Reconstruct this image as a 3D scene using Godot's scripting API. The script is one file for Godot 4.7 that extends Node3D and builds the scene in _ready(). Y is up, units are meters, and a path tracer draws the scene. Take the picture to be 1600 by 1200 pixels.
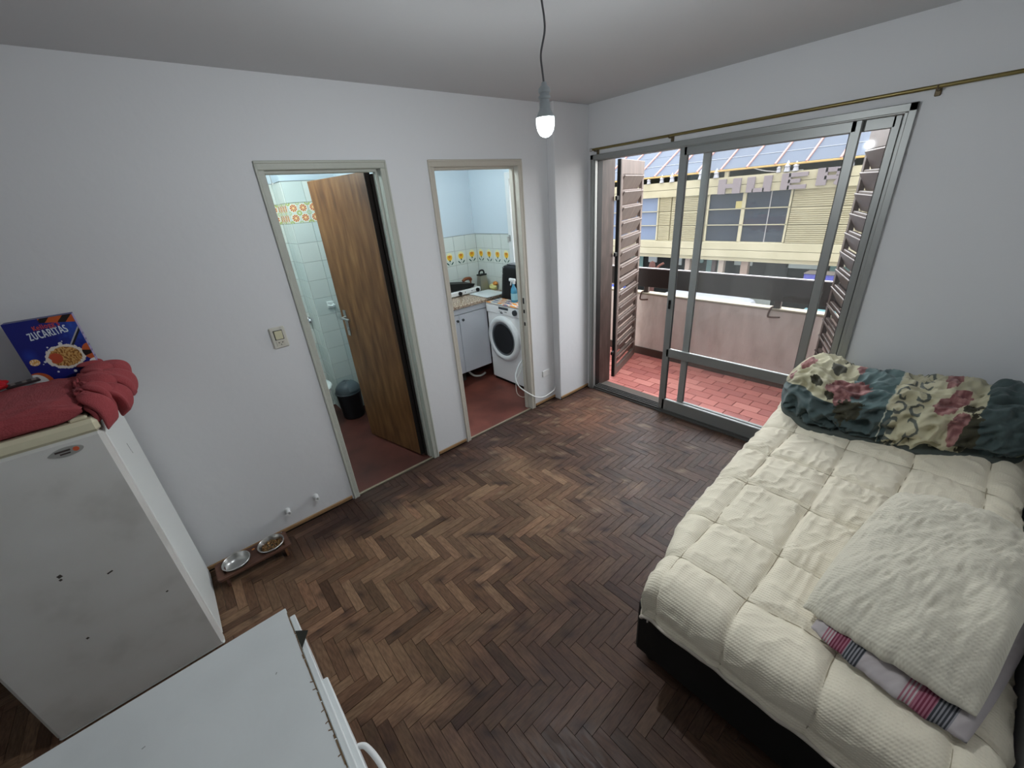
extends Node3D

# ---------------------------------------------------------------- mesh kit
class MB:
	var v := PackedVector3Array()
	var n := PackedVector3Array()
	var t := PackedVector2Array()
	var c := PackedColorArray()
	var tint := Color(1, 1, 1)

	func tri(a: Vector3, b: Vector3, d: Vector3, na: Vector3, nb: Vector3, nd: Vector3, ua := Vector2.ZERO, ub := Vector2.ZERO, ud := Vector2.ZERO) -> void:
		if (b - a).cross(d - a).dot(na + nb + nd) > 0.0:
			v.append_array([a, d, b]); n.append_array([na, nd, nb]); t.append_array([ua, ud, ub])
		else:
			v.append_array([a, b, d]); n.append_array([na, nb, nd]); t.append_array([ua, ub, ud])
		c.append_array([tint, tint, tint])

	func quad(a: Vector3, b: Vector3, d: Vector3, e: Vector3, out: Vector3, uv := true) -> void:
		var nn := (b - a).cross(d - a)
		if nn.length() < 1e-12: nn = (d - a).cross(e - a)
		nn = nn.normalized()
		if nn.dot(out) < 0: nn = -nn
		var k := func(p: Vector3) -> Vector2:
			if absf(nn.y) > 0.8: return Vector2(p.x, p.z)
			if absf(nn.x) > absf(nn.z): return Vector2(p.z, -p.y)
			return Vector2(p.x, -p.y)
		if uv:
			tri(a, b, d, nn, nn, nn, k.call(a), k.call(b), k.call(d)); tri(a, d, e, nn, nn, nn, k.call(a), k.call(d), k.call(e))
		else:
			tri(a, b, d, nn, nn, nn, Vector2(0, 1), Vector2(1, 1), Vector2(1, 0)); tri(a, d, e, nn, nn, nn, Vector2(0, 1), Vector2(1, 0), Vector2(0, 0))

	# chamfered box: centre, size, chamfer, turned about its centre by basis
	func box(o: Vector3, s: Vector3, b := 0.0, r := Basis()) -> MB:
		var h := s * 0.5
		b = minf(b, minf(h.x, minf(h.y, h.z)) * 0.9)
		for ax in 3:
			var u := (ax + 1) % 3
			var w := (ax + 2) % 3
			for sg in [-1.0, 1.0]:
				var q := []
				for k in [[-1, -1], [1, -1], [1, 1], [-1, 1]]:
					var p := Vector3()
					p[ax] = sg * h[ax]; p[u] = k[0] * (h[u] - b); p[w] = k[1] * (h[w] - b)
					q.append(o + r * p)
				var d := Vector3(); d[ax] = sg
				quad(q[0], q[1], q[2], q[3], r * d)
		if b > 0.0:
			for ax in 3:
				var u := (ax + 1) % 3
				var w := (ax + 2) % 3
				for su in [-1.0, 1.0]:
					for sw in [-1.0, 1.0]:
						var q := []
						for k in [[-1, 0], [1, 0], [1, 1], [-1, 1]]:
							var p := Vector3()
							p[ax] = k[0] * (h[ax] - b)
							p[u] = su * (h[u] - (b if k[1] == 0 else 0.0)); p[w] = sw * (h[w] - (0.0 if k[1] == 0 else b))
							q.append(o + r * p)
						var d := Vector3(); d[u] = su; d[w] = sw
						quad(q[0], q[1], q[2], q[3], r * d)
			for sx in [-1.0, 1.0]:
				for sy in [-1.0, 1.0]:
					for sz in [-1.0, 1.0]:
						var e := Vector3(sx, sy, sz)
						var a := o + r * (e * (h - Vector3(0, b, b)))
						var f := o + r * (e * (h - Vector3(b, 0, b)))
						var g := o + r * (e * (h - Vector3(b, b, 0)))
						var m := (r * e).normalized()
						tri(a, f, g, m, m, m)
		return self

	func span(a: Vector3, b: Vector3, ch := 0.0) -> MB:   # box from corner to corner
		return box((a + b) * 0.5, (b - a).abs(), ch)

	# turned profile of (radius, height) points; sharp where flat is set
	func lathe(prof: Array, xf := Transform3D(), seg := 24, flat := false) -> MB:
		for i in prof.size() - 1:
			var p: Vector2 = prof[i]
			var q: Vector2 = prof[i + 1]
			var tn := (q - p)
			if tn.length() < 1e-7: continue
			var nn := Vector2(tn.y, -tn.x).normalized()
			var n0 := nn
			var n1 := nn
			if not flat:
				if i > 0:
					var tp: Vector2 = p - prof[i - 1]
					var a := Vector2(tp.y, -tp.x).normalized()
					if a.dot(nn) > 0.5: n0 = (a + nn).normalized()
				if i < prof.size() - 2:
					var tq: Vector2 = prof[i + 2] - q
					var a := Vector2(tq.y, -tq.x).normalized()
					if a.dot(nn) > 0.5: n1 = (a + nn).normalized()
			for k in seg:
				var a0 := TAU * k / seg
				var a1 := TAU * (k + 1) / seg
				var d0 := Vector3(cos(a0), 0, sin(a0))
				var d1 := Vector3(cos(a1), 0, sin(a1))
				var A := xf * (d0 * p.x + Vector3(0, p.y, 0))
				var B := xf * (d1 * p.x + Vector3(0, p.y, 0))
				var C := xf * (d1 * q.x + Vector3(0, q.y, 0))
				var D := xf * (d0 * q.x + Vector3(0, q.y, 0))
				var na := (xf.basis * (d0 * n0.x + Vector3(0, n0.y, 0))).normalized()
				var nb := (xf.basis * (d1 * n0.x + Vector3(0, n0.y, 0))).normalized()
				var nc := (xf.basis * (d1 * n1.x + Vector3(0, n1.y, 0))).normalized()
				var nd := (xf.basis * (d0 * n1.x + Vector3(0, n1.y, 0))).normalized()
				if p.x > 1e-6: tri(A, B, C, na, nb, nc, Vector2(a0, p.y), Vector2(a1, p.y), Vector2(a1, q.y))
				if q.x > 1e-6: tri(A, C, D, na, nc, nd, Vector2(a0, p.y), Vector2(a1, q.y), Vector2(a0, q.y))
		return self

	func rod(a: Vector3, b: Vector3, r: float, seg := 12) -> MB:
		var y := (b - a).normalized()
		var x := y.cross(Vector3.RIGHT if absf(y.x) < 0.8 else Vector3.UP).normalized()
		var l := (b - a).length()
		return lathe([Vector2(0, 0), Vector2(r, 0), Vector2(r, l), Vector2(0, l)], Transform3D(Basis(x, y, x.cross(y)), a), seg)

	func tube(pts: Array, r: float, seg := 8) -> MB:
		var curve := Curve3D.new()
		for i in pts.size():
			var tg: Vector3 = (pts[mini(i + 1, pts.size() - 1)] - pts[maxi(i - 1, 0)]) / 6.0
			curve.add_point(pts[i], -tg, tg)
		var pp := curve.tessellate(4, 3)
		var x := (pp[1] - pp[0]).cross(Vector3(0.31, 0.87, 0.41)).normalized()
		var ring := []
		var nrm := []
		for i in pp.size():
			var tg := (pp[mini(i + 1, pp.size() - 1)] - pp[maxi(i - 1, 0)]).normalized()
			x = (x - tg * tg.dot(x)).normalized()
			var y := tg.cross(x)
			var a := []
			var b := []
			for k in seg:
				var d := x * cos(TAU * k / seg) + y * sin(TAU * k / seg)
				a.append(pp[i] + d * r); b.append(d)
			ring.append(a); nrm.append(b)
		for i in pp.size() - 1:
			for k in seg:
				var j := (k + 1) % seg
				tri(ring[i][k], ring[i][j], ring[i + 1][j], nrm[i][k], nrm[i][j], nrm[i + 1][j])
				tri(ring[i][k], ring[i + 1][j], ring[i + 1][k], nrm[i][k], nrm[i + 1][j], nrm[i + 1][k])
		for k in range(1, seg - 1):
			var d0 := (pp[0] - pp[1]).normalized()
			tri(ring[0][0], ring[0][k], ring[0][k + 1], d0, d0, d0)
			var e := pp.size() - 1
			tri(ring[e][0], ring[e][k], ring[e][k + 1], -d0, -d0, -d0)
		return self

	# flat outline in the x-y plane of xf, drawn out along its z
	func prism(poly: PackedVector2Array, depth: float, xf := Transform3D()) -> MB:
		var idx := Geometry2D.triangulate_polygon(poly)
		for sgn in [0.0, 1.0]:
			var d := xf.basis.z.normalized() * (1.0 if sgn > 0 else -1.0)
			for i in range(0, idx.size(), 3):
				var q := []
				for k in 3: q.append(xf * Vector3(poly[idx[i + k]].x, poly[idx[i + k]].y, depth * sgn))
				tri(q[0], q[1], q[2], d, d, d, poly[idx[i]], poly[idx[i + 1]], poly[idx[i + 2]])
		var cc := not Geometry2D.is_polygon_clockwise(poly)
		for i in poly.size():
			var p := poly[i]
			var q := poly[(i + 1) % poly.size()]
			var o := Vector2(q.y - p.y, p.x - q.x) * (1.0 if cc else -1.0)
			quad(xf * Vector3(p.x, p.y, 0), xf * Vector3(q.x, q.y, 0), xf * Vector3(q.x, q.y, depth), xf * Vector3(p.x, p.y, depth), xf.basis * Vector3(o.x, o.y, 0))
		return self

	func done() -> ArrayMesh:
		var a := []
		a.resize(Mesh.ARRAY_MAX)
		a[Mesh.ARRAY_VERTEX] = v; a[Mesh.ARRAY_NORMAL] = n; a[Mesh.ARRAY_TEX_UV] = t; a[Mesh.ARRAY_COLOR] = c
		var m := ArrayMesh.new()
		m.add_surface_from_arrays(Mesh.PRIMITIVE_TRIANGLES, a)
		return m

# smooth surface over a grid of (0..1, 0..1); wraps in u if closed; outside is where the normals point away from mid
func sheet(nu: int, nv: int, f: Callable, closed := false, mid := Vector3.INF, up := Vector3.UP, uvs := Vector2.ONE) -> ArrayMesh:
	var p := PackedVector3Array()
	var uv := PackedVector2Array()
	for j in nv + 1:
		for i in nu + 1:
			p.append(f.call(float(i) / nu, float(j) / nv))
			uv.append(Vector2(float(i) / nu, float(j) / nv) * uvs)
	var w := nu + 1
	var nn := PackedVector3Array()
	nn.resize(p.size())
	var idx := PackedInt32Array()
	for j in nv:
		for i in nu:
			var a := j * w + i
			for q in [[a, a + 1, a + w + 1], [a, a + w + 1, a + w]]:
				var g: Vector3 = (p[q[1]] - p[q[0]]).cross(p[q[2]] - p[q[0]])
				for k in q: nn[k] += g
				idx.append_array(q)
	if closed:
		for j in nv + 1:
			var g := nn[j * w] + nn[j * w + nu]
			nn[j * w] = g; nn[j * w + nu] = g
	var s := 0.0
	for k in p.size():
		if nn[k].length() > 0: nn[k] = nn[k].normalized()
		s += nn[k].dot(up if mid == Vector3.INF else (p[k] - mid).normalized())
	if s > 0:
		for k in range(0, idx.size(), 3):
			var x := idx[k + 1]
			idx[k + 1] = idx[k + 2]; idx[k + 2] = x
	else:
		for k in nn.size(): nn[k] = -nn[k]
	var a := []
	a.resize(Mesh.ARRAY_MAX)
	a[Mesh.ARRAY_VERTEX] = p; a[Mesh.ARRAY_NORMAL] = nn; a[Mesh.ARRAY_TEX_UV] = uv; a[Mesh.ARRAY_INDEX] = idx
	var m := ArrayMesh.new()
	m.add_surface_from_arrays(Mesh.PRIMITIVE_TRIANGLES, a)
	return m

# ---------------------------------------------------------------- naming kit
var taken := {}

func numbered(s: String) -> String:
	var k: int = taken.get(s, 0)
	taken[s] = k + 1
	return s if k == 0 else "%s_%03d" % [s, k]

func tag(o: Node, label: String, category: String, group := "") -> Node:
	o.set_meta("label", label); o.set_meta("category", category)
	if group: o.set_meta("group", group)
	return o

func thing(called: String, label: String, category: String, at := Vector3.ZERO, turn := 0.0, group := "") -> Node3D:
	var o := Node3D.new()
	o.name = numbered(called)
	add_child(o)
	o.position = at; o.rotation.y = turn
	tag(o, label, category, group)
	return o

func put(called: String, m, mt: Material, parent: Node = null, at := Vector3.ZERO) -> MeshInstance3D:
	var o := MeshInstance3D.new()
	o.mesh = m.done() if m is MB else m
	o.material_override = mt
	o.position = at
	if parent:
		o.name = called
		parent.add_child(o, true)
	else:
		o.name = numbered(called)
		add_child(o)
	return o

func struct(called: String, m, mt: Material, label := "", category := "") -> MeshInstance3D:
	var o := put(called, m, mt)
	o.set_meta("kind", "structure")
	if label: tag(o, label, category)
	return o

# ---------------------------------------------------------------- material kit
func mat(r: int, g: int, b: int, rough := 0.6, metal := 0.0) -> StandardMaterial3D:
	var m := StandardMaterial3D.new()
	m.albedo_color = Color8(r, g, b)
	m.roughness = rough; m.metallic = metal
	m.metallic_specular = 0.4
	return m

func noise_tex(freq: float, seed_: int, ramp: Array = [], size := 256, oct := 4, kind := FastNoiseLite.TYPE_SIMPLEX_SMOOTH) -> NoiseTexture2D:
	var f := FastNoiseLite.new()
	f.noise_type = kind
	f.frequency = freq; f.seed = seed_; f.fractal_octaves = oct
	var t := NoiseTexture2D.new()
	t.noise = f; t.width = size; t.height = size; t.seamless = true
	if ramp:
		var g := Gradient.new()
		var cols := PackedColorArray()
		var offs := PackedFloat32Array()
		for k in ramp: offs.append(k[0]); cols.append(k[1])
		g.offsets = offs; g.colors = cols
		t.color_ramp = g
	return t

func world_map(m: StandardMaterial3D, per_metre: Vector3) -> StandardMaterial3D:
	m.uv1_triplanar = true; m.uv1_world_triplanar = true; m.uv1_scale = per_metre
	return m

func bump(m: StandardMaterial3D, t: Texture2D, cm: float) -> StandardMaterial3D:
	m.heightmap_enabled = true; m.heightmap_texture = t; m.heightmap_scale = cm
	return m

func paint(w: int, h: int, f: Callable) -> ImageTexture:
	var im := Image.create(w, h, true, Image.FORMAT_RGB8)
	for y in h:
		for x in w: im.set_pixel(x, y, f.call((x + 0.5) / w, (y + 0.5) / h))
	im.generate_mipmaps()
	return ImageTexture.create_from_image(im)

func printed(t: Texture2D, rough := 0.5) -> StandardMaterial3D:
	var m := StandardMaterial3D.new()
	m.albedo_texture = t; m.roughness = rough
	m.metallic_specular = 0.4
	return m

func fn(freq: float, seed_: int, oct := 3) -> FastNoiseLite:
	var f := FastNoiseLite.new()
	f.noise_type = FastNoiseLite.TYPE_SIMPLEX_SMOOTH
	f.frequency = freq; f.seed = seed_; f.fractal_octaves = oct
	return f

func text_mesh(s: String, size: float, depth: float, fat := true) -> TextMesh:
	var t := TextMesh.new()
	var f := SystemFont.new()
	f.font_names = PackedStringArray(["Droid Sans"])
	if fat: f.font_weight = 700
	t.font = f; t.text = s; t.depth = depth
	t.font_size = 64; t.pixel_size = size / 64.0
	return t

var M := {}
var rng := RandomNumberGenerator.new()
const H := 2.4226
const ZC := 2.83      # the wall beside the bed
const XL := -4.7

func _ready() -> void:
	rng.seed = 11
	var cam := Camera3D.new()
	cam.name = "camera"
	cam.position = Vector3(-2.9516, 1.8019, 2.4679)
	cam.basis = Basis.from_euler(Vector3(-0.4309, -0.6852, -0.0829))
	cam.fov = 87.513; cam.near = 0.03; cam.far = 300.0
	add_child(cam)
	cam.current = true
	var we := WorldEnvironment.new()
	we.name = "world"
	var env := Environment.new()
	env.background_mode = Environment.BG_SKY
	var sm := ProceduralSkyMaterial.new()
	sm.sky_top_color = Color(0.86, 0.88, 0.90); sm.sky_horizon_color = Color(0.95, 0.94, 0.92)
	sm.ground_bottom_color = Color(0.30, 0.29, 0.28); sm.ground_horizon_color = Color(0.55, 0.55, 0.54)
	sm.sky_energy_multiplier = 1.0; sm.ground_energy_multiplier = 1.0
	var sky := Sky.new()
	sky.sky_material = sm
	env.sky = sky
	env.background_energy_multiplier = 9.2
	env.tonemap_mode = Environment.TONE_MAPPER_LINEAR
	env.tonemap_exposure = 1.12
	env.sdfgi_enabled = true; env.ssao_enabled = true; env.ssil_enabled = true
	we.environment = env
	add_child(we)

	materials()
	room()
	parquet()
	window()
	balcony()
	street()
	bathroom()
	kitchen()
	fridge()
	chest()
	bed()
	lamp()
	small_things()

func materials() -> void:
	var grain := noise_tex(0.03, 3, [], 256, 5)
	M.wall = world_map(bump(mat(214, 215, 217, 0.75), noise_tex(0.02, 5, [], 256, 5), 0.07), Vector3(2.1, 2.1, 2.1))
	M.ceiling = world_map(bump(mat(196, 197, 198, 0.85), noise_tex(0.02, 7, [], 256, 5), 0.05), Vector3(2, 2, 2))
	M.outwall = mat(190, 186, 178, 0.85)
	M.frame = world_map(bump(mat(176, 178, 168, 0.45), grain, 0.12), Vector3(4, 4, 4))
	M.frame2 = world_map(bump(mat(186, 180, 168, 0.45), grain, 0.12), Vector3(4, 4, 4))
	M.alu = mat(150, 152, 150, 0.42, 0.55)
	M.black = mat(14, 13, 13, 0.5)
	M.rubber = mat(26, 26, 27, 0.7)
	M.chrome = mat(205, 206, 208, 0.18, 1.0)
	M.steel = mat(188, 188, 186, 0.3, 1.0)
	M.white = mat(222, 223, 222, 0.3)
	M.offwhite = mat(205, 204, 196, 0.4)
	M.pine = world_map(bump(mat(150, 116, 80, 0.55), grain, 0.1), Vector3(6, 20, 20))
	M.gap = mat(30, 24, 21, 0.9)
	M.red_floor_shaded = world_map(printed(noise_tex(0.012, 22, [[0.0, Color8(68, 38, 33)], [0.5, Color8(86, 48, 41)], [1.0, Color8(98, 56, 48)]], 256, 5), 0.45), Vector3(0.8, 0.8, 0.8))  # the red floor again, its colour darkened for the shade in the bathroom
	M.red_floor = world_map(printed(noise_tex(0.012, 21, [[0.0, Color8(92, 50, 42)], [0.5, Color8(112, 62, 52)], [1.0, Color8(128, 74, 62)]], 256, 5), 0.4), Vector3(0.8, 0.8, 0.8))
	M.glass = mat(235, 242, 240, 0.03)
	M.glass.transparency = BaseMaterial3D.TRANSPARENCY_ALPHA
	M.glass.albedo_color.a = 0.022
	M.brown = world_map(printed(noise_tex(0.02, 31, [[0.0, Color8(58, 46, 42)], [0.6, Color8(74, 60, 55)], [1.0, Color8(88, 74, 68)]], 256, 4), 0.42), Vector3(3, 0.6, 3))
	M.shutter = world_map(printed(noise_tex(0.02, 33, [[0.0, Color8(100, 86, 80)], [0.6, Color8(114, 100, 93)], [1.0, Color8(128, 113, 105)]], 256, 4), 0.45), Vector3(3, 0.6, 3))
	M.tile = bump(mat(206, 212, 206, 0.16), noise_tex(0.01, 9, [], 128, 2), 0.05)
	M.grout = mat(150, 152, 148, 0.9)
	M.bluewall = mat(196, 208, 216, 0.8)

# ---------------------------------------------------------------- room shell
func wall_of(boxes: Array) -> MB:
	var m := MB.new()
	for b in boxes: m.span(Vector3(b[0], b[1], b[2]), Vector3(b[3], b[4], b[5]))
	return m

func room() -> void:
	struct("floor", wall_of([[XL, -0.12, -0.02, 0.0, -0.012, ZC]]), M.gap)
	struct("ceiling", wall_of([[XL - 0.1, H, -1.8, 0.25, H + 0.12, ZC + 0.1]]), M.ceiling)
	struct("wall_back", wall_of([[XL, 0, -0.09, -2.43, H, 0], [-2.43, 2.06, -0.09, -1.745, H, 0], [-1.745, 0, -0.09, -1.466, H, 0], [-1.466, 2.06, -0.09, -0.675, H, 0], [-0.675, 0, -0.09, 0.25, H, 0]]), M.wall)
	struct("wall_right", wall_of([[0, -0.1, 0.0, 0.25, H, 0.126], [0, 2.06, 0.126, 0.25, H, 2.036], [0, -0.1, 2.036, 0.25, H, ZC + 0.1]]), M.wall)
	struct("trim_3", wall_of([[0.0, -0.1, 0.126, 0.25, -0.014, 2.036]]), mat(92, 84, 78, 0.9))
	struct("wall_front", wall_of([[XL, -0.1, ZC, 0.0, H, ZC + 0.1]]), M.wall)
	struct("wall_left", wall_of([[XL - 0.1, -0.1, -0.09, XL, H, ZC + 0.1]]), M.wall)
	struct("wall_pier", MB.new().span(Vector3(-0.404, 0, 0.0), Vector3(0, H, 0.08), 0.004), M.wall)
	# baseboards, thin pine strips with a dark line along the floor
	var runs := {"baseboard_back": [[XL, -2.44, 0.0], [-1.737, -1.474, 0.0], [-0.667, -0.404, 0.0]], "baseboard_pier": [[-0.404, 0.0, 0.08]]}
	for k in runs:
		var m := MB.new()
		var d := MB.new()
		for r in runs[k]:
			m.span(Vector3(r[0], 0.012, r[2]), Vector3(r[1], 0.036, r[2] + 0.011), 0.003)
			d.span(Vector3(r[0], 0.0, r[2]), Vector3(r[1], 0.012, r[2] + 0.006))
		var o := struct(k, m, M.pine)
		put("base_gap", d, M.gap, o)
	var w := MB.new().span(Vector3(-0.004, 0.0, 2.04), Vector3(-0.015, 0.06, ZC), 0.003)
	struct("baseboard_right", w, M.pine)
	# steel door frames
	for k in [[-2.43, -1.745, "door_1", M.frame], [-1.466, -0.675, "door_2", M.frame2]]:
		var o := Node3D.new()
		o.name = k[2]
		add_child(o)
		o.set_meta("kind", "structure")
		tag(o, "bathroom doorway with grey-green painted steel frame and brown wooden leaf" if k[2] == "door_1" else "kitchen doorway with painted steel frame and no leaf, beside the pier", "doorway")
		var x0: float = k[0]
		var x1: float = k[1]
		for s in [0, 1]:
			var a := MB.new()
			var xa := x0 if s == 0 else x1
			var sg := 1.0 if s == 0 else -1.0
			a.span(Vector3(xa, -0.004, -0.085), Vector3(xa + sg * 0.04, 2.02, 0.007), 0.003)
			a.span(Vector3(xa + sg * 0.036, -0.004, -0.085), Vector3(xa + sg * 0.052, 2.01, -0.045), 0.003)
			a.span(Vector3(xa - sg * 0.001, -0.004, 0.002), Vector3(xa + sg * 0.012, 2.049, 0.011), 0.003)
			put("jamb", a, k[3], o)
		var hd := MB.new().span(Vector3(x0, 2.02, -0.085), Vector3(x1, 2.06, 0.007), 0.004)
		hd.span(Vector3(x0 + 0.04, 2.006, -0.085), Vector3(x1 - 0.04, 2.024, -0.045), 0.003)
		hd.span(Vector3(x0, 2.049, 0.002), Vector3(x1, 2.062, 0.011), 0.003)
		put("head", hd, k[3], o)
		put("threshold", MB.new().span(Vector3(x0 + 0.04, -0.01, -0.03), Vector3(x1 - 0.04, 0.003, -0.012), 0.001), mat(150, 140, 122, 0.4, 0.6), o)
	var d2 := get_node("door_2")
	var sp := MB.new()
	for y in [1.02, 0.93, 0.82]: sp.box(Vector3(-0.7155, y, -0.025), Vector3(0.003, 0.05 if y > 1.0 else 0.03, 0.016), 0.0)
	put("strike_plate", sp, M.black, d2)
	# the leaf of the bathroom door, opened inwards
	var leaf := Node3D.new()
	var a3 := Vector3(-1.822, 0.0, -0.115)
	var dir := Vector3(-0.141, 0, -0.63).normalized()
	var bs := Basis(dir, Vector3.UP, dir.cross(Vector3.UP))
	var lm := MB.new().box(bs * Vector3(0.32, 1.012, 0.0) + a3, Vector3(0.645, 2.005, 0.038), 0.003, bs)
	var wood := printed(noise_tex(0.012, 41, [[0.0, Color8(82, 54, 34)], [0.35, Color8(106, 72, 44)], [0.7, Color8(122, 86, 53)], [1.0, Color8(138, 101, 66)]], 512, 5), 0.38)
	wood.uv1_scale = Vector3(2.2, 0.35, 1)
	leaf = put("leaf", lm, wood, get_node("door_1"))
	put("hinge_edge", MB.new().box(a3 + bs * Vector3(-0.003, 1.012, 0.0), Vector3(0.008, 2.003, 0.039), 0.001, bs), M.gap, leaf)
	put("hinge_side_strip", MB.new().box(Vector3(-1.797, 1.0, -0.088), Vector3(0.03, 2.0, 0.012), 0.001), M.gap, leaf)  # dark strip on the hinge side, in the gap between leaf and jamb
	for s in [1.0, -1.0]:
		var hm := MB.new().box(a3 + bs * Vector3(0.585, 1.03, s * 0.021), Vector3(0.036, 0.2, 0.004), 0.001, bs)
		hm.rod(a3 + bs * Vector3(0.585, 1.075, s * 0.02), a3 + bs * Vector3(0.585, 1.075, s * 0.06), 0.009)
		hm.rod(a3 + bs * Vector3(0.592, 1.075, s * 0.055), a3 + bs * Vector3(0.485, 1.07, s * 0.055), 0.008)
		hm.rod(a3 + bs * Vector3(0.585, 0.98, s * 0.021), a3 + bs * Vector3(0.585, 0.98, s * 0.028), 0.009)
		put("handle", hm, M.steel, leaf)
	for y in [0.3, 1.0, 1.75]:
		put("hinge", MB.new().rod(Vector3(-1.788, y, -0.098), Vector3(-1.788, y + 0.09, -0.098), 0.008), M.steel, leaf)
	# light switch plate and blank outlet plate
	var t := thing("light_switch", "cream light switch with a small socket, on the wall left of the bathroom door", "switch", Vector3(-2.56, 1.21, 0))
	put("plate", MB.new().box(Vector3(0, 0, 0.006), Vector3(0.078, 0.118, 0.012), 0.005), mat(202, 200, 190, 0.4), t)
	put("rocker", MB.new().box(Vector3(0, 0.014, 0.014), Vector3(0.038, 0.046, 0.012), 0.002, Basis(Vector3.RIGHT, 0.12)), mat(206, 202, 172, 0.4), t)
	put("socket", MB.new().box(Vector3(0, -0.032, 0.012), Vector3(0.044, 0.03, 0.004), 0.001), mat(196, 192, 180, 0.4), t)
	var hs := MB.new()
	for s in [-1.0, 1.0]: hs.box(Vector3(s * 0.009, -0.028, 0.0142), Vector3(0.007, 0.004, 0.001), 0, Basis(Vector3.BACK, s * 0.6))
	hs.box(Vector3(0, -0.039, 0.0142), Vector3(0.003, 0.008, 0.001))
	hs.box(Vector3(0, 0.014, 0.0125), Vector3(0.045, 0.053, 0.001))
	put("slot", hs, M.black, t)
	put("screw", MB.new().rod(Vector3(0.018, 0.05, 0.011), Vector3(0.018, 0.05, 0.0135), 0.003), M.steel, t)
	t = thing("cover_plate", "small blank white wall plate beside the kitchen doorway", "wall plate", Vector3(-0.517, 0.302, 0))
	put("plate", MB.new().box(Vector3(0, 0, 0.004), Vector3(0.09, 0.06, 0.008), 0.003), M.white, t)
	put("screw", MB.new().rod(Vector3(0.03, 0.0, 0.007), Vector3(0.03, 0, 0.0095), 0.003), M.steel, t)
	for k in [[-2.822, 0.151, "lower white pipe stub on the wall, above the bowl stand"], [-2.65, 0.157, "upper white pipe stub on the wall, nearer the bathroom door"]]:
		t = thing("pipe_stub", k[2], "pipe", Vector3(k[0], k[1], 0), 0.0)
		var xf := Transform3D(Basis(Vector3.RIGHT, PI / 2), Vector3.ZERO)
		put("collar", MB.new().lathe([Vector2(0, 0), Vector2(0.016, 0), Vector2(0.016, 0.006), Vector2(0.012, 0.01), Vector2(0.012, 0.012)], xf, 20), M.white, t)
		put("pipe", MB.new().lathe([Vector2(0.01, 0.0), Vector2(0.013, 0.03), Vector2(0.014, 0.045), Vector2(0.007, 0.045), Vector2(0.007, 0.02), Vector2(0, 0.02)], xf, 20), M.white, t)
	# the cable that hangs out of the kitchen doorway to a hole in the pier corner
	var cb := put("cable", MB.new().tube([Vector3(-0.56, 0.40, -0.25), Vector3(-0.66, 0.375, -0.21), Vector3(-0.763, 0.306, -0.15), Vector3(-0.798, 0.24, -0.06), Vector3(-0.727, 0.153, 0.03), Vector3(-0.65, 0.105, 0.035), Vector3(-0.565, 0.084, 0.03), Vector3(-0.459, 0.099, 0.03), Vector3(-0.421, 0.112, 0.02), Vector3(-0.412, 0.135, 0.008)], 0.0055), M.white)
	tag(cb, "white cable looping out of the kitchen doorway to the pier", "cable")
	var cc := put("cable", MB.new().tube([Vector3(-0.59, 0.33, -0.24), Vector3(-0.66, 0.31, -0.2), Vector3(-0.751, 0.249, -0.16), Vector3(-0.793, 0.163, -0.11), Vector3(-0.747, 0.105, -0.1), Vector3(-0.66, 0.07, -0.12)], 0.003), M.offwhite)
	tag(cc, "thin white cord hanging in the kitchen doorway behind the thicker cable", "cord")

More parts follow.
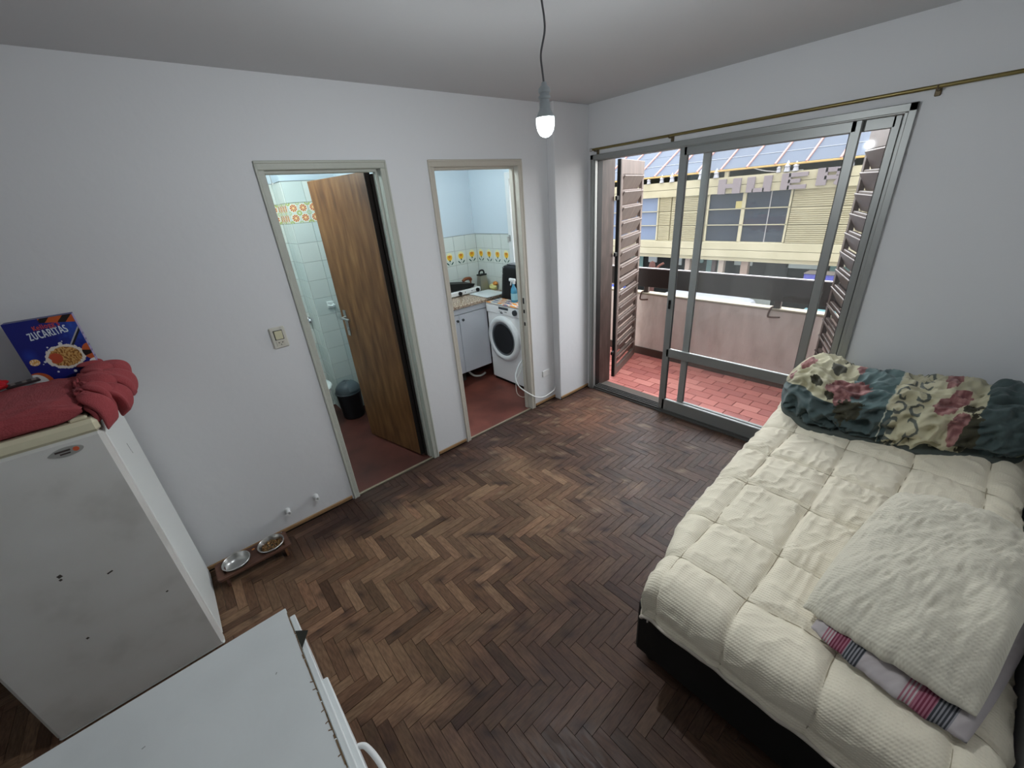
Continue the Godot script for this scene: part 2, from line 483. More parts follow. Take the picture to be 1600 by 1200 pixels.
# ---------------------------------------------------------------- herringbone floor
func parquet() -> void:
	var fl := get_node("floor")
	var gt := noise_tex(0.02, 51, [[0.0, Color(0.74, 0.72, 0.70)], [0.5, Color(0.88, 0.87, 0.86)], [1.0, Color(1.0, 0.99, 0.97)]], 512, 5)
	var pm := printed(gt, 0.5)
	pm.vertex_color_use_as_albedo = true
	pm.uv1_scale = Vector3(1.6, 9, 1)
	pm.roughness_texture = noise_tex(0.02, 57, [[0.0, Color(0.42, 0.42, 0.42)], [1.0, Color(0.85, 0.85, 0.85)]], 256, 4)
	pm.roughness = 0.72
	pm.metallic_specular = 0.36
	var W := 0.0445
	var N := 5
	var planks := []
	var x0 := -2.622 - 40 * W
	var z0 := 0.775 - W - 40 * W
	for t in range(-120, 160):
		for m in range(-14, 15):
			for kind in 2:
				var x := x0 + (t + 2 * N * m) * W
				var z := z0 + (t + kind) * W
				var r := Rect2(x, z, N * W if kind == 0 else W, W if kind == 0 else N * W)
				var c := r.intersection(Rect2(XL, 0.004, -XL - 0.004, ZC - 0.004))
				if c.size.x < 0.004 or c.size.y < 0.004: continue
				planks.append([c, kind])
	var cp := Vector3(-2.95, 1.8, 2.47)
	var rot := Basis.from_euler(Vector3(-0.4309, -0.6852, -0.0829)).inverse()
	for p in planks:
		var c := (p[0] as Rect2).get_center()
		var q := rot * (Vector3(c.x, 0, c.y) - cp)
		var px := 800 - 626.6 * q.x / q.z
		var py := 600 + 626.6 * q.y / q.z
		var seen := q.z < 0 and px > 0 and px < 1600 and py < 1200
		if c.x > -1.95 and c.y > 1.95: seen = false
		if c.x < -3.28 and c.y < 0.58: seen = false
		if c.x < -2.97 and c.y > 1.15: seen = false
		p.append(q.length() if seen else 100.0 + q.length())
	planks.sort_custom(func(a, b): return a[2] < b[2])
	var big := fn(0.9, 61)
	var mid := fn(5.0, 62)
	var fine := fn(22.0, 63)
	var rest := MB.new()
	for i in planks.size():
		var r: Rect2 = planks[i][0]
		var along_x: bool = planks[i][1] == 0
		var c := r.get_center()
		var lift := rng.randf_range(-0.0012, 0.0008)
		var tone := rng.randf_range(0.74, 1.2)
		if rng.randf() < 0.12: tone *= 1.3
		if rng.randf() < 0.10: tone *= 0.62
		var hue := rng.randf()
		var m := rest if i >= 300 else MB.new()
		var n := 5
		var b := 0.0008
		var e := 0.00025
		var uo := Vector2(rng.randf() * 5, rng.randf() * 5)
		for k in n:
			var f0 := float(k) / n
			var f1 := float(k + 1) / n
			var q: Rect2
			if along_x: q = Rect2(r.position.x + e + (r.size.x - 2 * e) * f0, r.position.y + e, (r.size.x - 2 * e) * (f1 - f0), r.size.y - 2 * e)
			else: q = Rect2(r.position.x + e, r.position.y + e + (r.size.y - 2 * e) * f0, r.size.x - 2 * e, (r.size.y - 2 * e) * (f1 - f0))
			var qi := q
			if along_x:
				qi.position.y += b; qi.size.y -= 2 * b
				if k == 0: qi.position.x += b; qi.size.x -= b
				if k == n - 1: qi.size.x -= b
			else:
				qi.position.x += b; qi.size.x -= 2 * b
				if k == 0: qi.position.y += b; qi.size.y -= b
				if k == n - 1: qi.size.y -= b
			var P := [Vector3(qi.position.x, lift, qi.position.y), Vector3(qi.end.x, lift, qi.position.y), Vector3(qi.end.x, lift, qi.end.y), Vector3(qi.position.x, lift, qi.end.y)]
			var Q := [Vector3(q.position.x, lift - 0.0015, q.position.y), Vector3(q.end.x, lift - 0.0015, q.position.y), Vector3(q.end.x, lift - 0.0015, q.end.y), Vector3(q.position.x, lift - 0.0015, q.end.y)]
			var U := []
			var C := []
			for p in P:
				U.append(uo + (Vector2(p.x, p.z) if along_x else Vector2(p.z, p.x)))
				C.append(plank_colour(p.x, p.z, tone, hue, big, mid, fine))
			for tr in [[0, 1, 2], [0, 2, 3]]:
				var at := m.v.size()
				m.tri(P[tr[0]], P[tr[1]], P[tr[2]], Vector3.UP, Vector3.UP, Vector3.UP, U[tr[0]], U[tr[1]], U[tr[2]])
				for j in 3:
					var w: Vector3 = m.v[at + j]
					m.c[at + j] = C[P.find(w)]
			m.tint = C[0] * 0.72
			for s in 4:
				var o := Vector3([0, 1, 0, -1][s], 0.6, [-1, 0, 1, 0][s])
				var inner: bool = (along_x and ((s == 1 and k < n - 1) or (s == 3 and k > 0))) or (not along_x and ((s == 2 and k < n - 1) or (s == 0 and k > 0)))
				if inner: continue
				m.quad(Q[s], Q[(s + 1) % 4], P[(s + 1) % 4], P[s], o)
				m.quad(Q[s], Q[(s + 1) % 4], Q[(s + 1) % 4] - Vector3(0, 0.009, 0), Q[s] - Vector3(0, 0.009, 0), Vector3(o.x, 0, o.z))
			m.tint = Color(1, 1, 1)
		if i < 300: put("plank", m, pm, fl)
	var st := put("plank_field", rest, pm, fl)
	st.set_meta("kind", "stuff")

func blob(x: float, z: float, cx: float, cz: float, rx: float, rz: float) -> float:
	return clampf(1.3 - Vector2((x - cx) / rx, (z - cz) / rz).length() * 1.0, 0, 1)

func plank_colour(x: float, z: float, tone: float, hue: float, big: FastNoiseLite, mid: FastNoiseLite, fine: FastNoiseLite) -> Color:
	var bare := Color(0.205, 0.112, 0.068).lerp(Color(0.275, 0.172, 0.105), hue) * tone     # worn wood
	var old := Color(0.078, 0.044, 0.035) * lerpf(1.0, tone, 0.5)                           # dark varnish that is left
	var nz := mid.get_noise_2d(x, z) * 0.35 + fine.get_noise_2d(x, z) * 0.2
	var d := 0.0
	d = maxf(d, smoothstep(0.46, 0.2, z + nz * 0.5) * smoothstep(-3.3, -2.6, x))
	d = maxf(d, smoothstep(-1.45, -1.05, x + nz * 0.8 - (z - 0.8) * 0.12) * 0.85)
	d = maxf(d, blob(x, z, -1.55, 0.2, 0.35, 0.3) * 0.9)
	d = maxf(d, smoothstep(0.0, 0.6, big.get_noise_2d(x * 1.2, z * 1.2) + nz) * 0.3)
	d = maxf(d, smoothstep(1.15, 1.65, z + nz * 0.8 + (x + 2.2) * 0.2) * 0.82)
	var c := bare.lerp(old, clampf(d, 0, 1))
	var orange := clampf(blob(x, z, -0.5, 0.45, 0.42, 0.38) + nz * 1.3 - 0.1, 0, 1) * (1.0 if fine.get_noise_2d(x * 0.5 + 9, z * 0.5) > -0.25 else 0.4)
	c = c.lerp(Color(0.24, 0.115, 0.070) * tone, orange * 0.8)
	if fine.get_noise_2d(x * 0.9 + 40, z * 0.9) > 0.47: c = c.lerp(Color(0.03, 0.018, 0.018), 0.75)
	if mid.get_noise_2d(x * 3.0 + 80, z * 3.0) > 0.52 and x > -1.7: c = c.lerp(Color(0.36, 0.26, 0.17), 0.6)
	c.a = 1.0
	return c

# ---------------------------------------------------------------- sliding window
func window() -> void:
	var o := Node3D.new()
	o.name = "window_1"
	add_child(o)
	o.set_meta("kind", "structure")
	tag(o, "large aluminium sliding balcony window, its left half slid open", "window")
	var z0 := 0.126
	var z1 := 2.036
	var f := MB.new()
	for k in [[z0, z0 + 0.034], [z1 - 0.034, z1]]:
		f.span(Vector3(-0.014, 0, k[0]), Vector3(0.085, 2.06, k[1]), 0.003)
	f.span(Vector3(-0.014, 2.03, z0), Vector3(0.085, 2.06, z1), 0.003)
	f.span(Vector3(-0.022, 2.036, z0 - 0.012), Vector3(-0.004, 2.072, z1 + 0.012), 0.003)
	f.span(Vector3(-0.022, 0.0, z0 - 0.012), Vector3(-0.004, 2.072, z0 + 0.02), 0.003)
	f.span(Vector3(-0.022, 0.0, z1 - 0.02), Vector3(-0.004, 2.072, z1 + 0.012), 0.003)
	put("frame", f, M.alu, o)
	var s := MB.new().span(Vector3(-0.012, -0.008, z0), Vector3(0.09, 0.012, z1), 0.002)
	for x in [0.002, 0.03, 0.058, 0.084]: s.span(Vector3(x - 0.004, 0.012, z0 + 0.03), Vector3(x + 0.004, 0.03, z1 - 0.03), 0.001)
	put("track", s, mat(84, 82, 80, 0.65, 0.2), o)
	var g := MB.new().span(Vector3(0.005, 0.03, z1 - 0.0345), Vector3(0.075, 2.03, z1 - 0.036))
	g.span(Vector3(0.02, 0.03, z0 + 0.0345), Vector3(0.08, 2.03, z0 + 0.037))
	put("brush_seal", g, M.black, o)
	# [x of the sash, z of its edges, its stile widths, middle rail]
	for k in [[0.004, 0.865, 1.845, 0.055, 0.046, 0.516, 0.588], [0.045, 1.010, 1.992, 0.05, 0.036, 0.497, 0.560]]:
		var xs: float = k[0]
		var th := 0.026
		var sash := MB.new()
		for q in [[k[1], k[1] + k[3]], [k[2] - k[4], k[2]]]:
			sash.span(Vector3(xs, 0.02, q[0]), Vector3(xs + th, 2.034, q[1]), 0.004)
		sash.span(Vector3(xs, 0.02, k[1] + 0.03), Vector3(xs + th, 0.128, k[2] - 0.02), 0.004)
		sash.span(Vector3(xs, 1.98, k[1] + 0.03), Vector3(xs + th, 2.034, k[2] - 0.02), 0.004)
		sash.span(Vector3(xs, k[5], k[1] + 0.03), Vector3(xs + th, k[6], k[2] - 0.02), 0.004)
		var so := put("sash", sash, M.alu, o)
		for q in [[0.128, k[5]], [k[6], 1.98]]:
			put("pane", MB.new().span(Vector3(xs + th * 0.5 - 0.002, q[0], k[1] + k[3]), Vector3(xs + th * 0.5 + 0.002, q[1], k[2] - k[4])), M.glass, so)
			var bead := MB.new()
			for e in [0.0, 1.0]:
				var zz: float = lerpf(k[1] + k[3], k[2] - k[4], e)
				bead.span(Vector3(xs + 0.004, q[0], zz - 0.002), Vector3(xs + th - 0.004, q[1], zz + 0.002))
			put("gasket", bead, M.rubber, so)
		if xs < 0.02:
			var l := MB.new().box(Vector3(xs - 0.003, 0.955, k[1] + 0.026), Vector3(0.008, 0.07, 0.018), 0.002)
			l.box(Vector3(xs - 0.01, 0.96, k[1] + 0.026), Vector3(0.012, 0.022, 0.01), 0.003)
			put("latch", l, M.black, so)
	# brown lining of the reveal
	var b := MB.new().span(Vector3(0.09, -0.02, 0.09), Vector3(0.30, 2.06, 0.13), 0.003)
	struct("trim_1", b, M.brown)
	b = MB.new().span(Vector3(0.09, -0.02, 2.03), Vector3(0.33, 2.06, 2.07), 0.003)
	struct("trim_2", b, M.brown)
	# curtain rod with brackets
	var t := thing("curtain_rod", "thin brass curtain rod along the wall over the balcony window", "curtain rod")
	put("rod", MB.new().rod(Vector3(-0.05, 2.106, 0.15), Vector3(-0.05, 2.118, 2.66), 0.0085), mat(124, 112, 72, 0.35, 0.7), t)
	for z in [0.18, 0.81, 2.10]:
		var y: float = 2.106 + (z - 0.15) * 0.0048
		var br := MB.new().box(Vector3(-0.006, y - 0.012, z), Vector3(0.012, 0.044, 0.022), 0.003)
		br.span(Vector3(-0.052, y - 0.016, z - 0.004), Vector3(-0.006, y - 0.009, z + 0.004), 0.001)
		br.tube([Vector3(-0.058, y + 0.004, z), Vector3(-0.06, y - 0.008, z), Vector3(-0.05, y - 0.013, z), Vector3(-0.04, y - 0.008, z), Vector3(-0.041, y + 0.004, z)], 0.003, 6)
		put("bracket", br, mat(104, 92, 72, 0.5, 0.5), t)
	put("finial", MB.new().lathe([Vector2(0, -0.012), Vector2(0.012, -0.012), Vector2(0.013, 0.0), Vector2(0.009, 0.006), Vector2(0.009, 0.012)], Transform3D(Basis(Vector3.RIGHT, PI / 2), Vector3(-0.05, 2.106, 0.15)), 16), M.steel, t)
	# folding shutters
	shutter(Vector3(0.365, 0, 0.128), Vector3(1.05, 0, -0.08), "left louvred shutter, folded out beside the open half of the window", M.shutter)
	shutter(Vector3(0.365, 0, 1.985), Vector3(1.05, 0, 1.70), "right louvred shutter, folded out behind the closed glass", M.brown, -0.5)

func shutter(a: Vector3, b: Vector3, label: String, mt: Material, tilt := 0.5) -> void:
	var t := thing("shutter", label, "shutter", a)
	var d := (b - a)
	var L := d.length()
	d = d.normalized()
	var bs := Basis(d, Vector3.UP, d.cross(Vector3.UP))
	var f := MB.new()
	var y0 := 0.0
	var y1 := 2.045
	for x in [0.028, L - 0.028]: f.box(bs * Vector3(x, (y0 + y1) / 2, 0), Vector3(0.056, y1 - y0, 0.034), 0.003, bs)
	f.box(bs * Vector3(L / 2, y0 + 0.04, 0), Vector3(L - 0.1, 0.08, 0.034), 0.003, bs)
	f.box(bs * Vector3(L / 2, y1 - 0.06, 0), Vector3(L - 0.1, 0.12, 0.034), 0.003, bs)
	var fo := put("frame", f, mt, t)
	put("edge_channel", MB.new().box(bs * Vector3(-0.008, (y0 + y1) / 2, 0), Vector3(0.018, y1 - y0, 0.03), 0.001, bs), M.black, fo)
	var n := 14
	var pitch := (y1 - 0.12 - y0 - 0.08) / n
	var proto := MB.new().box(Vector3.ZERO, Vector3(L - 0.11, 0.134, 0.010), 0.003, bs * Basis(Vector3.RIGHT, tilt))
	var lip := MB.new().box(Vector3.ZERO, Vector3(L - 0.11, 0.03, 0.026), 0.004, bs).done()
	var pm := proto.done()
	for k in n:
		var y := y0 + 0.08 + pitch * (k + 0.5)
		put("slat", pm, mt, t, bs * Vector3(L / 2, y, 0))
		put("slat_lip", lip, mt, t, bs * Vector3(L / 2, y + pitch * 0.45, 0.0))
	for y in [0.28, 1.26, 1.74]:
		put("hinge", MB.new().box(bs * Vector3(-0.035, y, 0.0), Vector3(0.075, 0.035, 0.02), 0.004, bs), M.black, t)
	for y in [0.35, 1.42]:
		put("hook", MB.new().tube([bs * Vector3(L, y, 0), bs * Vector3(L + 0.03, y, 0), bs * Vector3(L + 0.045, y + 0.008, 0), bs * Vector3(L + 0.045, y + 0.04, 0)], 0.004, 6), M.steel, t)

func balcony() -> void:
	struct("floor_balcony", wall_of([[0.09, -0.3, -1.2, 1.32, -0.03, 3.2]]), mat(96, 84, 78, 0.9))
	var fl := get_node("floor_balcony")
	var tm := []
	for k in [[176, 106, 98], [188, 116, 107], [168, 100, 94], [196, 127, 117]]:
		tm.append(world_map(bump(mat(k[0], k[1], k[2], 0.5), noise_tex(0.03, 71, [], 128, 3), 0.1), Vector3(5, 5, 5)))
	var q := 0.1065
	var brick := MB.new().box(Vector3.ZERO, Vector3(q - 0.005, 0.012, 2 * q - 0.005), 0.002).done()
	for i in 10:
		for j in 16:
			var z := -0.95 + j * 2 * q + (q if i % 2 else 0.0)
			if z > 2.35: continue
			put("tile", brick, tm[rng.randi() % 4], fl, Vector3(0.09 + q * (i + 0.5), -0.0255 + rng.randf_range(-0.001, 0.001), z))
	var conc := world_map(bump(printed(noise_tex(0.008, 73, [[0.0, Color8(196, 184, 176)], [0.5, Color8(214, 203, 196)], [1.0, Color8(224, 214, 207)]], 512, 6), 0.9), noise_tex(0.05, 74, [], 256, 4), 0.4), Vector3(1.1, 0.45, 1.1))
	var p := struct("wall_balcony", wall_of([[1.15, -0.3, -1.2, 1.245, 0.70, 3.2]]), conc)
	put("coping", MB.new().span(Vector3(1.144, 0.70, -1.2), Vector3(1.25, 0.722, 3.2), 0.004), mat(158, 149, 132, 0.85), p)
	put("skirting", MB.new().span(Vector3(1.135, -0.03, -1.2), Vector3(1.15, 0.07, 3.2), 0.003), mat(78, 62, 56, 0.6), p)
	var sp := MB.new().span(Vector3(0.25, -0.1, 2.45), Vector3(1.3, 2.6, 2.55))
	struct("wall_sky_blocker", wall_of([[0.0, H + 0.12, -40, 0.3, 24, 40], [0.0, -4.4, -40, 0.25, H + 0.13, -1.6], [0.0, -4.4, ZC + 0.1, 0.25, H + 0.13, 40]]), M.outwall)  # outer wall out of view, built tall to keep sky off the facade opposite
	struct("wall_balcony_side", sp, M.outwall)
	var t := thing("balcony_rail", "wide dark brown board rail, sky light on its top painted white, above the concrete parapet", "railing")
	put("board", MB.new().span(Vector3(1.14, 0.792, -1.2), Vector3(1.165, 0.99, 2.44), 0.004), bump(mat(46, 37, 35, 0.55), noise_tex(0.05, 77, [], 128, 3), 0.1), t)
	put("skylit_top", MB.new().span(Vector3(1.138, 0.99, -1.2), Vector3(1.167, 1.0, 2.44), 0.002), mat(200, 196, 200, 0.6), t)  # pale colour stands in for sky light on the top of the brown board
	for z in [-0.03, 1.30]:
		var b := MB.new().span(Vector3(1.166, 0.71, z - 0.028), Vector3(1.2, 0.97, z + 0.028), 0.003)
		b.span(Vector3(1.16, 0.9, z - 0.02), Vector3(1.17, 0.96, z + 0.02))
		put("post", b, M.brown, t)
		put("bracket", MB.new().tube([Vector3(1.2, 0.726, z - 0.03), Vector3(1.14, 0.728, z - 0.035), Vector3(1.135, 0.66, z - 0.05), Vector3(1.13, 0.645, z - 0.03), Vector3(1.13, 0.655, z + 0.05)], 0.008, 6), mat(92, 70, 62, 0.8), t)

# ---------------------------------------------------------------- across the street
func street() -> void:
	struct("ground_street", wall_of([[1.4, -4.5, -40, 60, -4.3, 30]]), mat(120, 118, 114, 0.9))
	var X := 14.0
	var cream := world_map(printed(noise_tex(0.01, 81, [[0.0, Color8(164, 158, 135)], [1.0, Color8(180, 174, 152)]], 256, 4), 0.7), Vector3(0.3, 0.3, 0.3))
	var grey := mat(128, 120, 126, 0.7)
	var dark := mat(44, 50, 54, 0.25)
	var darkb := mat(44, 52, 66, 0.12)
	var paleb := mat(112, 126, 152, 0.3)
	var t := thing("building", "cream office building across the street with sloped glass canopy and big wall letters", "building", Vector3(X, 0, 0))
	put("wall", MB.new().span(Vector3(0.12, -1.0, -16), Vector3(9, 1.93, 6)), cream, t)
	for k in [[1.655, 1.93], [1.38, 1.64], [-0.605, -0.34], [-0.88, -0.62]]:
		put("fascia_board", MB.new().span(Vector3(-0.02 if k[0] > 0 else -0.06, k[0], -16), Vector3(0.14, k[1], 6), 0.006), cream, t)
	# three rows of windows and louvre panels between the two fascias
	var cols := [[-12.0, -10.2, "L"], [-10.2, -8.9, "P"], [-8.9, -7.47, "P"], [-7.47, -6.9, "L"], [-6.9, -5.4, "L"], [-5.4, -4.07, "D"], [-4.07, -2.55, "D"], [-2.55, -0.7, "L"], [-0.7, 1.2, "L"], [1.2, 2.6, "D"], [2.6, 4.0, "D"]]
	var rows := [[0.84, 1.38], [0.28, 0.82], [-0.33, 0.26]]
	for c in cols:
		for r in rows:
			var z0: float = c[0] + 0.03
			var z1: float = c[1] - 0.03
			if c[2] == "L":
				var pn := put("louvre_panel", MB.new().span(Vector3(0.06, r[0], z0), Vector3(0.1, r[1], z1)), cream, t)
				var m := MB.new()
				var y: float = r[0] + 0.03
				while y < r[1]:
					m.box(Vector3(0.045, y, (z0 + z1) / 2), Vector3(0.06, 0.012, z1 - z0), 0.0, Basis(Vector3.BACK, 0.5))
					y += 0.066
				put("louvre_slats", m, cream, pn).set_meta("kind", "stuff")
			else:
				var fr := MB.new()
				fr.span(Vector3(0.02, r[0] - 0.012, z0 - 0.03), Vector3(0.12, r[0] + 0.016, z1 + 0.03))
				for zz in [z0, z1]: fr.span(Vector3(0.02, r[0], zz - 0.03), Vector3(0.12, r[1], zz + 0.03))
				var wo := put("window", fr, cream, t)
				put("pane", MB.new().span(Vector3(0.08, r[0], z0), Vector3(0.1, r[1], z1)), paleb if c[2] == "P" else darkb, wo)
				if c[0] == -4.07: put("mullion", MB.new().span(Vector3(0.06, r[0], -3.22), Vector3(0.09, r[1], -3.19)), mat(150, 148, 152, 0.5), wo)
	put("notice", MB.new().span(Vector3(0.066, 0.86, -4.36), Vector3(0.072, 1.1, -4.13)), mat(170, 160, 110, 0.6), t)
	# block letters standing off the upper fascia
	var lt := {"H": [[0, 0, 0.27, 0.5], [0.52, 0, 0.79, 0.5], [0.26, 0.19, 0.53, 0.33]], "U": [[0, 0, 0.25, 0.5], [0.54, 0, 0.79, 0.5], [0.2, 0, 0.6, 0.13]],
		"E": [[0, 0, 0.27, 0.5], [0.2, 0.37, 0.74, 0.5], [0.2, 0.19, 0.55, 0.31], [0.2, 0, 0.74, 0.13]], "R": [[0, 0, 0.27, 0.5], [0.2, 0.37, 0.74, 0.5], [0.5, 0.25, 0.76, 0.46], [0.2, 0.16, 0.6, 0.28]]}
	var k := 0
	for ch in ["H", "U", "E", "R"]:
		var z: float = [-5.02, -4.02, -2.93, -1.93][k]
		var y: float = [1.37, 1.37, 1.39, 1.45][k]
		var m := MB.new()
		for b in lt[ch]: m.span(Vector3(-0.12, y + b[1], z + b[0]), Vector3(-0.03, y + b[3], z + b[2]), 0.006)
		if ch == "R": m.box(Vector3(-0.075, y + 0.1, z + 0.62), Vector3(0.088, 0.26, 0.22), 0.006, Basis(Vector3.RIGHT, 0.5))
		put("letter", m, grey, t)
		k += 1
	# glazed canopy: panes between pinkish ribs, a yellow gutter, posts and white vents
	var sl := Basis(Vector3.BACK, atan2(0.607, 1.133))
	var o := Vector3(0.0, 2.19, 0)
	var rib := mat(168, 124, 116, 0.6)
	var pane := mat(62, 72, 88, 0.6)
	var gap := put("gutter", MB.new().span(Vector3(-0.06, 2.13, -16), Vector3(0.02, 2.19, 6), 0.01), mat(178, 150, 96, 0.5), t)
	put("deck", MB.new().span(Vector3(0.1, 1.9, -16), Vector3(0.16, 1.94, 6)), cream, t)
	put("back_wall", MB.new().span(Vector3(1.6, 1.9, -16), Vector3(1.7, 2.9, 6)), mat(92, 96, 84, 0.9), t)
	for i in 24:
		var z := -16.0 + i * 0.9
		put("rib", MB.new().box(o + sl * Vector3(1.6, 0.03, 0) + Vector3(0, 0, z + 0.17), Vector3(3.3, 0.06, 0.05), 0.008, sl), rib, t)
		for j in 4: put("canopy_pane", MB.new().box(o + sl * Vector3(0.4 + 0.8 * j, 0, 0) + Vector3(0, 0, z + 0.62), Vector3(0.785, 0.02, 0.84), 0.0, sl), pane, t)
		if i % 2 == 0: put("post", MB.new().span(Vector3(0.02, 1.9, z + 0.3), Vector3(0.12, 2.16, z + 0.45), 0.01), cream, t)
	put("purlin", MB.new().box(o + sl * Vector3(0.8, 0.012, 0) + Vector3(0, 0, -5), Vector3(0.022, 0.02, 22), 0.0, sl), mat(140, 144, 152, 0.6), t)
	var vent := MB.new().lathe([Vector2(0.0, 0.34), Vector2(0.1, 0.16), Vector2(0.07, 0.15), Vector2(0.1, 0.0), Vector2(0.0, 0.0)], Transform3D(), 12).done()
	var spots := [[-8.0, 0.8], [-7.4, 0.9], [-6.95, 1.0], [-5.75, 1.15], [-5.18, 1.0], [-3.1, 0.75], [-2.85, 1.0], [-2.6, 0.9], [-1.15, 1.0], [0.4, 1.0]]
	for s in spots:
		var vo := put("roof_vent", vent, mat(160, 162, 172, 0.5), t, Vector3(-0.005, 1.94, s[0]))
		vo.scale = Vector3.ONE * s[1]
	put("cable_loop", MB.new().tube([Vector3(0.0, 2.14, -3.9), Vector3(0.05, 2.02, -3.5), Vector3(0.08, 1.96, -3.0), Vector3(0.08, 1.95, -2.4)], 0.014, 6), mat(220, 222, 226, 0.5), t)
	# shop front set back under the lower fascia
	put("shop_wall", MB.new().span(Vector3(1.4, -4.3, -16), Vector3(9, -1.0, 6)), mat(30, 34, 36, 0.6), t)
	put("soffit", MB.new().span(Vector3(0.0, -1.02, -16), Vector3(1.6, -0.88, 6)), cream, t)
	var teal := mat(128, 160, 160, 0.2)
	var lite := mat(196, 206, 208, 0.3)
	for q in [[-9.6, -8.9, -2.2, -1.05, teal], [-8.6, -8.15, -1.5, -1.0, lite], [-7.2, -6.9, -1.55, -1.05, lite], [-6.6, -5.9, -1.4, -1.02, teal], [-5.75, -5.2, -2.0, -1.25, teal], [-4.6, -3.9, -1.4, -1.0, lite], [-3.4, -2.6, -2.4, -1.05, dark], [-2.7, -1.4, -1.4, -1.02, lite], [-1.3, 0.4, -2.2, -1.05, teal], [-5.1, -3.0, -3.6, -2.4, lite]]:
		put("shop_window", MB.new().span(Vector3(1.34, q[2], q[0]), Vector3(1.42, q[3], q[1]), 0.01), q[4], t)
	for q in [[-6.06, 0.2, Color8(166, 152, 144)], [-4.95, 0.16, Color8(70, 62, 64)], [-4.66, 0.2, Color8(172, 160, 152)], [-3.78, 0.26, Color8(150, 132, 124)], [-0.4, 0.24, Color8(160, 148, 140)], [-9.8, 0.24, Color8(160, 148, 140)]]:
		var pm := mat(0, 0, 0, 0.7)
		pm.albedo_color = q[2]
		put("pillar", MB.new().span(Vector3(0.2, -4.3, q[0] - q[1] / 2), Vector3(0.42, -1.0, q[0] + q[1] / 2), 0.01), pm, t)
	put("sign_box", MB.new().span(Vector3(-0.62, -1.48, -1.56), Vector3(0.0, -1.21, 0.4), 0.01), mat(78, 80, 156, 0.5), t)
	put("sign_edge", MB.new().span(Vector3(-0.64, -1.215, -1.58), Vector3(0.0, -1.19, 0.42), 0.005), mat(92, 86, 82, 0.8), t)
	put("sign_edge", MB.new().span(Vector3(-0.645, -1.5, -1.58), Vector3(-0.6, -1.475, 0.42), 0.004), mat(190, 190, 204, 0.5), t)
	# street tree and parked cars, seen in the slits of the balcony rail
	t = thing("street_tree", "dark reddish tree trunk across the street, in the gap beside the left shutter", "tree", Vector3(12.6, -4.3, -6.75))
	var bark := bump(printed(noise_tex(0.05, 91, [[0.0, Color8(48, 34, 34)], [1.0, Color8(112, 74, 66)]], 128, 4), 0.9), noise_tex(0.06, 92, [], 128, 4), 1.0)
	put("trunk", MB.new().lathe([Vector2(0.2, 0), Vector2(0.15, 0.5), Vector2(0.13, 2.0), Vector2(0.16, 3.0), Vector2(0.1, 3.3), Vector2(0, 3.35)], Transform3D(), 12), bark, t)
	put("branch", MB.new().tube([Vector3(0, 2.7, 0), Vector3(0.1, 3.1, 0.2), Vector3(0.2, 3.25, 0.4)], 0.05), bark, t)
	car(Vector3(12.9, -4.3, -4.3), mat(170, 174, 182, 0.4), "white van parked across the street, seen under the balcony rail", 2.0)
	car(Vector3(12.6, -4.3, 0.7), mat(116, 158, 162, 0.3), "teal van parked across the street near the right end of the balcony rail", 1.95)
	car(Vector3(12.4, -4.3, -9.5), mat(40, 70, 158, 0.3), "blue van parked across the street beside the left shutter", 2.05)

func car(at: Vector3, paint_: Material, label: String, h: float) -> void:
	var t := thing("parked_van", label, "van", at, 0.0)
	var body := PackedVector2Array([Vector2(-2.1, 0.3), Vector2(2.2, 0.3), Vector2(2.25, 0.9), Vector2(1.75, 1.1), Vector2(1.25, h - 0.08), Vector2(1.0, h), Vector2(-2.0, h), Vector2(-2.15, h - 0.15)])
	put("body", MB.new().prism(body, 1.7, Transform3D(Basis(Vector3(0, 0, 1), Vector3.UP, Vector3(-1, 0, 0)), Vector3(0.85, 0, 0))), paint_, t)
	for s in [-1.0, 1.0]:
		for q in [[-1.8, -0.7], [-0.6, 0.35], [0.45, 1.15]]:
			put("side_window", MB.new().span(Vector3(s * 0.845, 1.15, q[0]), Vector3(s * 0.86, h - 0.22, q[1]), 0.004), M.rubber, t)
		for z in [-1.4, 1.45]:
			put("wheel", MB.new().lathe([Vector2(0, -0.1), Vector2(0.3, -0.1), Vector2(0.33, -0.05), Vector2(0.33, 0.1), Vector2(0, 0.1)], Transform3D(Basis(Vector3.BACK, PI / 2), Vector3(s * 0.78, 0.33, z)), 16), M.rubber, t)

# ---------------------------------------------------------------- tiles
# fills a wall with square tiles: origin is the lower corner of the first one, along runs sideways, out faces the room
func tiles(parent: Node, o: Vector3, along: Vector3, out: Vector3, cols: int, ys: Array, pitch: float, pick: Callable, tall := 0.0) -> void:
	var s := pitch - 0.0022
	var m := MB.new()
	var hx := along * s / 2
	var hy := Vector3.UP * ((tall if tall > 0.0 else pitch) - 0.0022) / 2
	var b := 0.0012
	var q := [-hx - hy, hx - hy, hx + hy, -hx + hy]
	var flip := along.cross(Vector3.UP).dot(out) < 0
	var f := []
	for p in q: f.append(p * (1 - 2 * b / s) + out * 0.006)
	if flip: m.quad(f[1], f[0], f[3], f[2], out, false)
	else: m.quad(f[0], f[1], f[2], f[3], out, false)
	for i in 4:
		var j := (i + 1) % 4
		m.quad(q[i] + out * 0.0045, q[j] + out * 0.0045, f[j], f[i], (q[i] + q[j]).normalized() + out)
		m.quad(q[i], q[j], q[j] + out * 0.0045, q[i] + out * 0.0045, q[i] + q[j])
	var mesh := m.done()
	for i in cols:
		for k in ys.size():
			var mt: Material = pick.call(k, i)
			put("tile", mesh, mt, parent, o + along * (pitch * (i + 0.5)) + Vector3.UP * ys[k] + out * rng.randf_range(-0.0006, 0.0006))

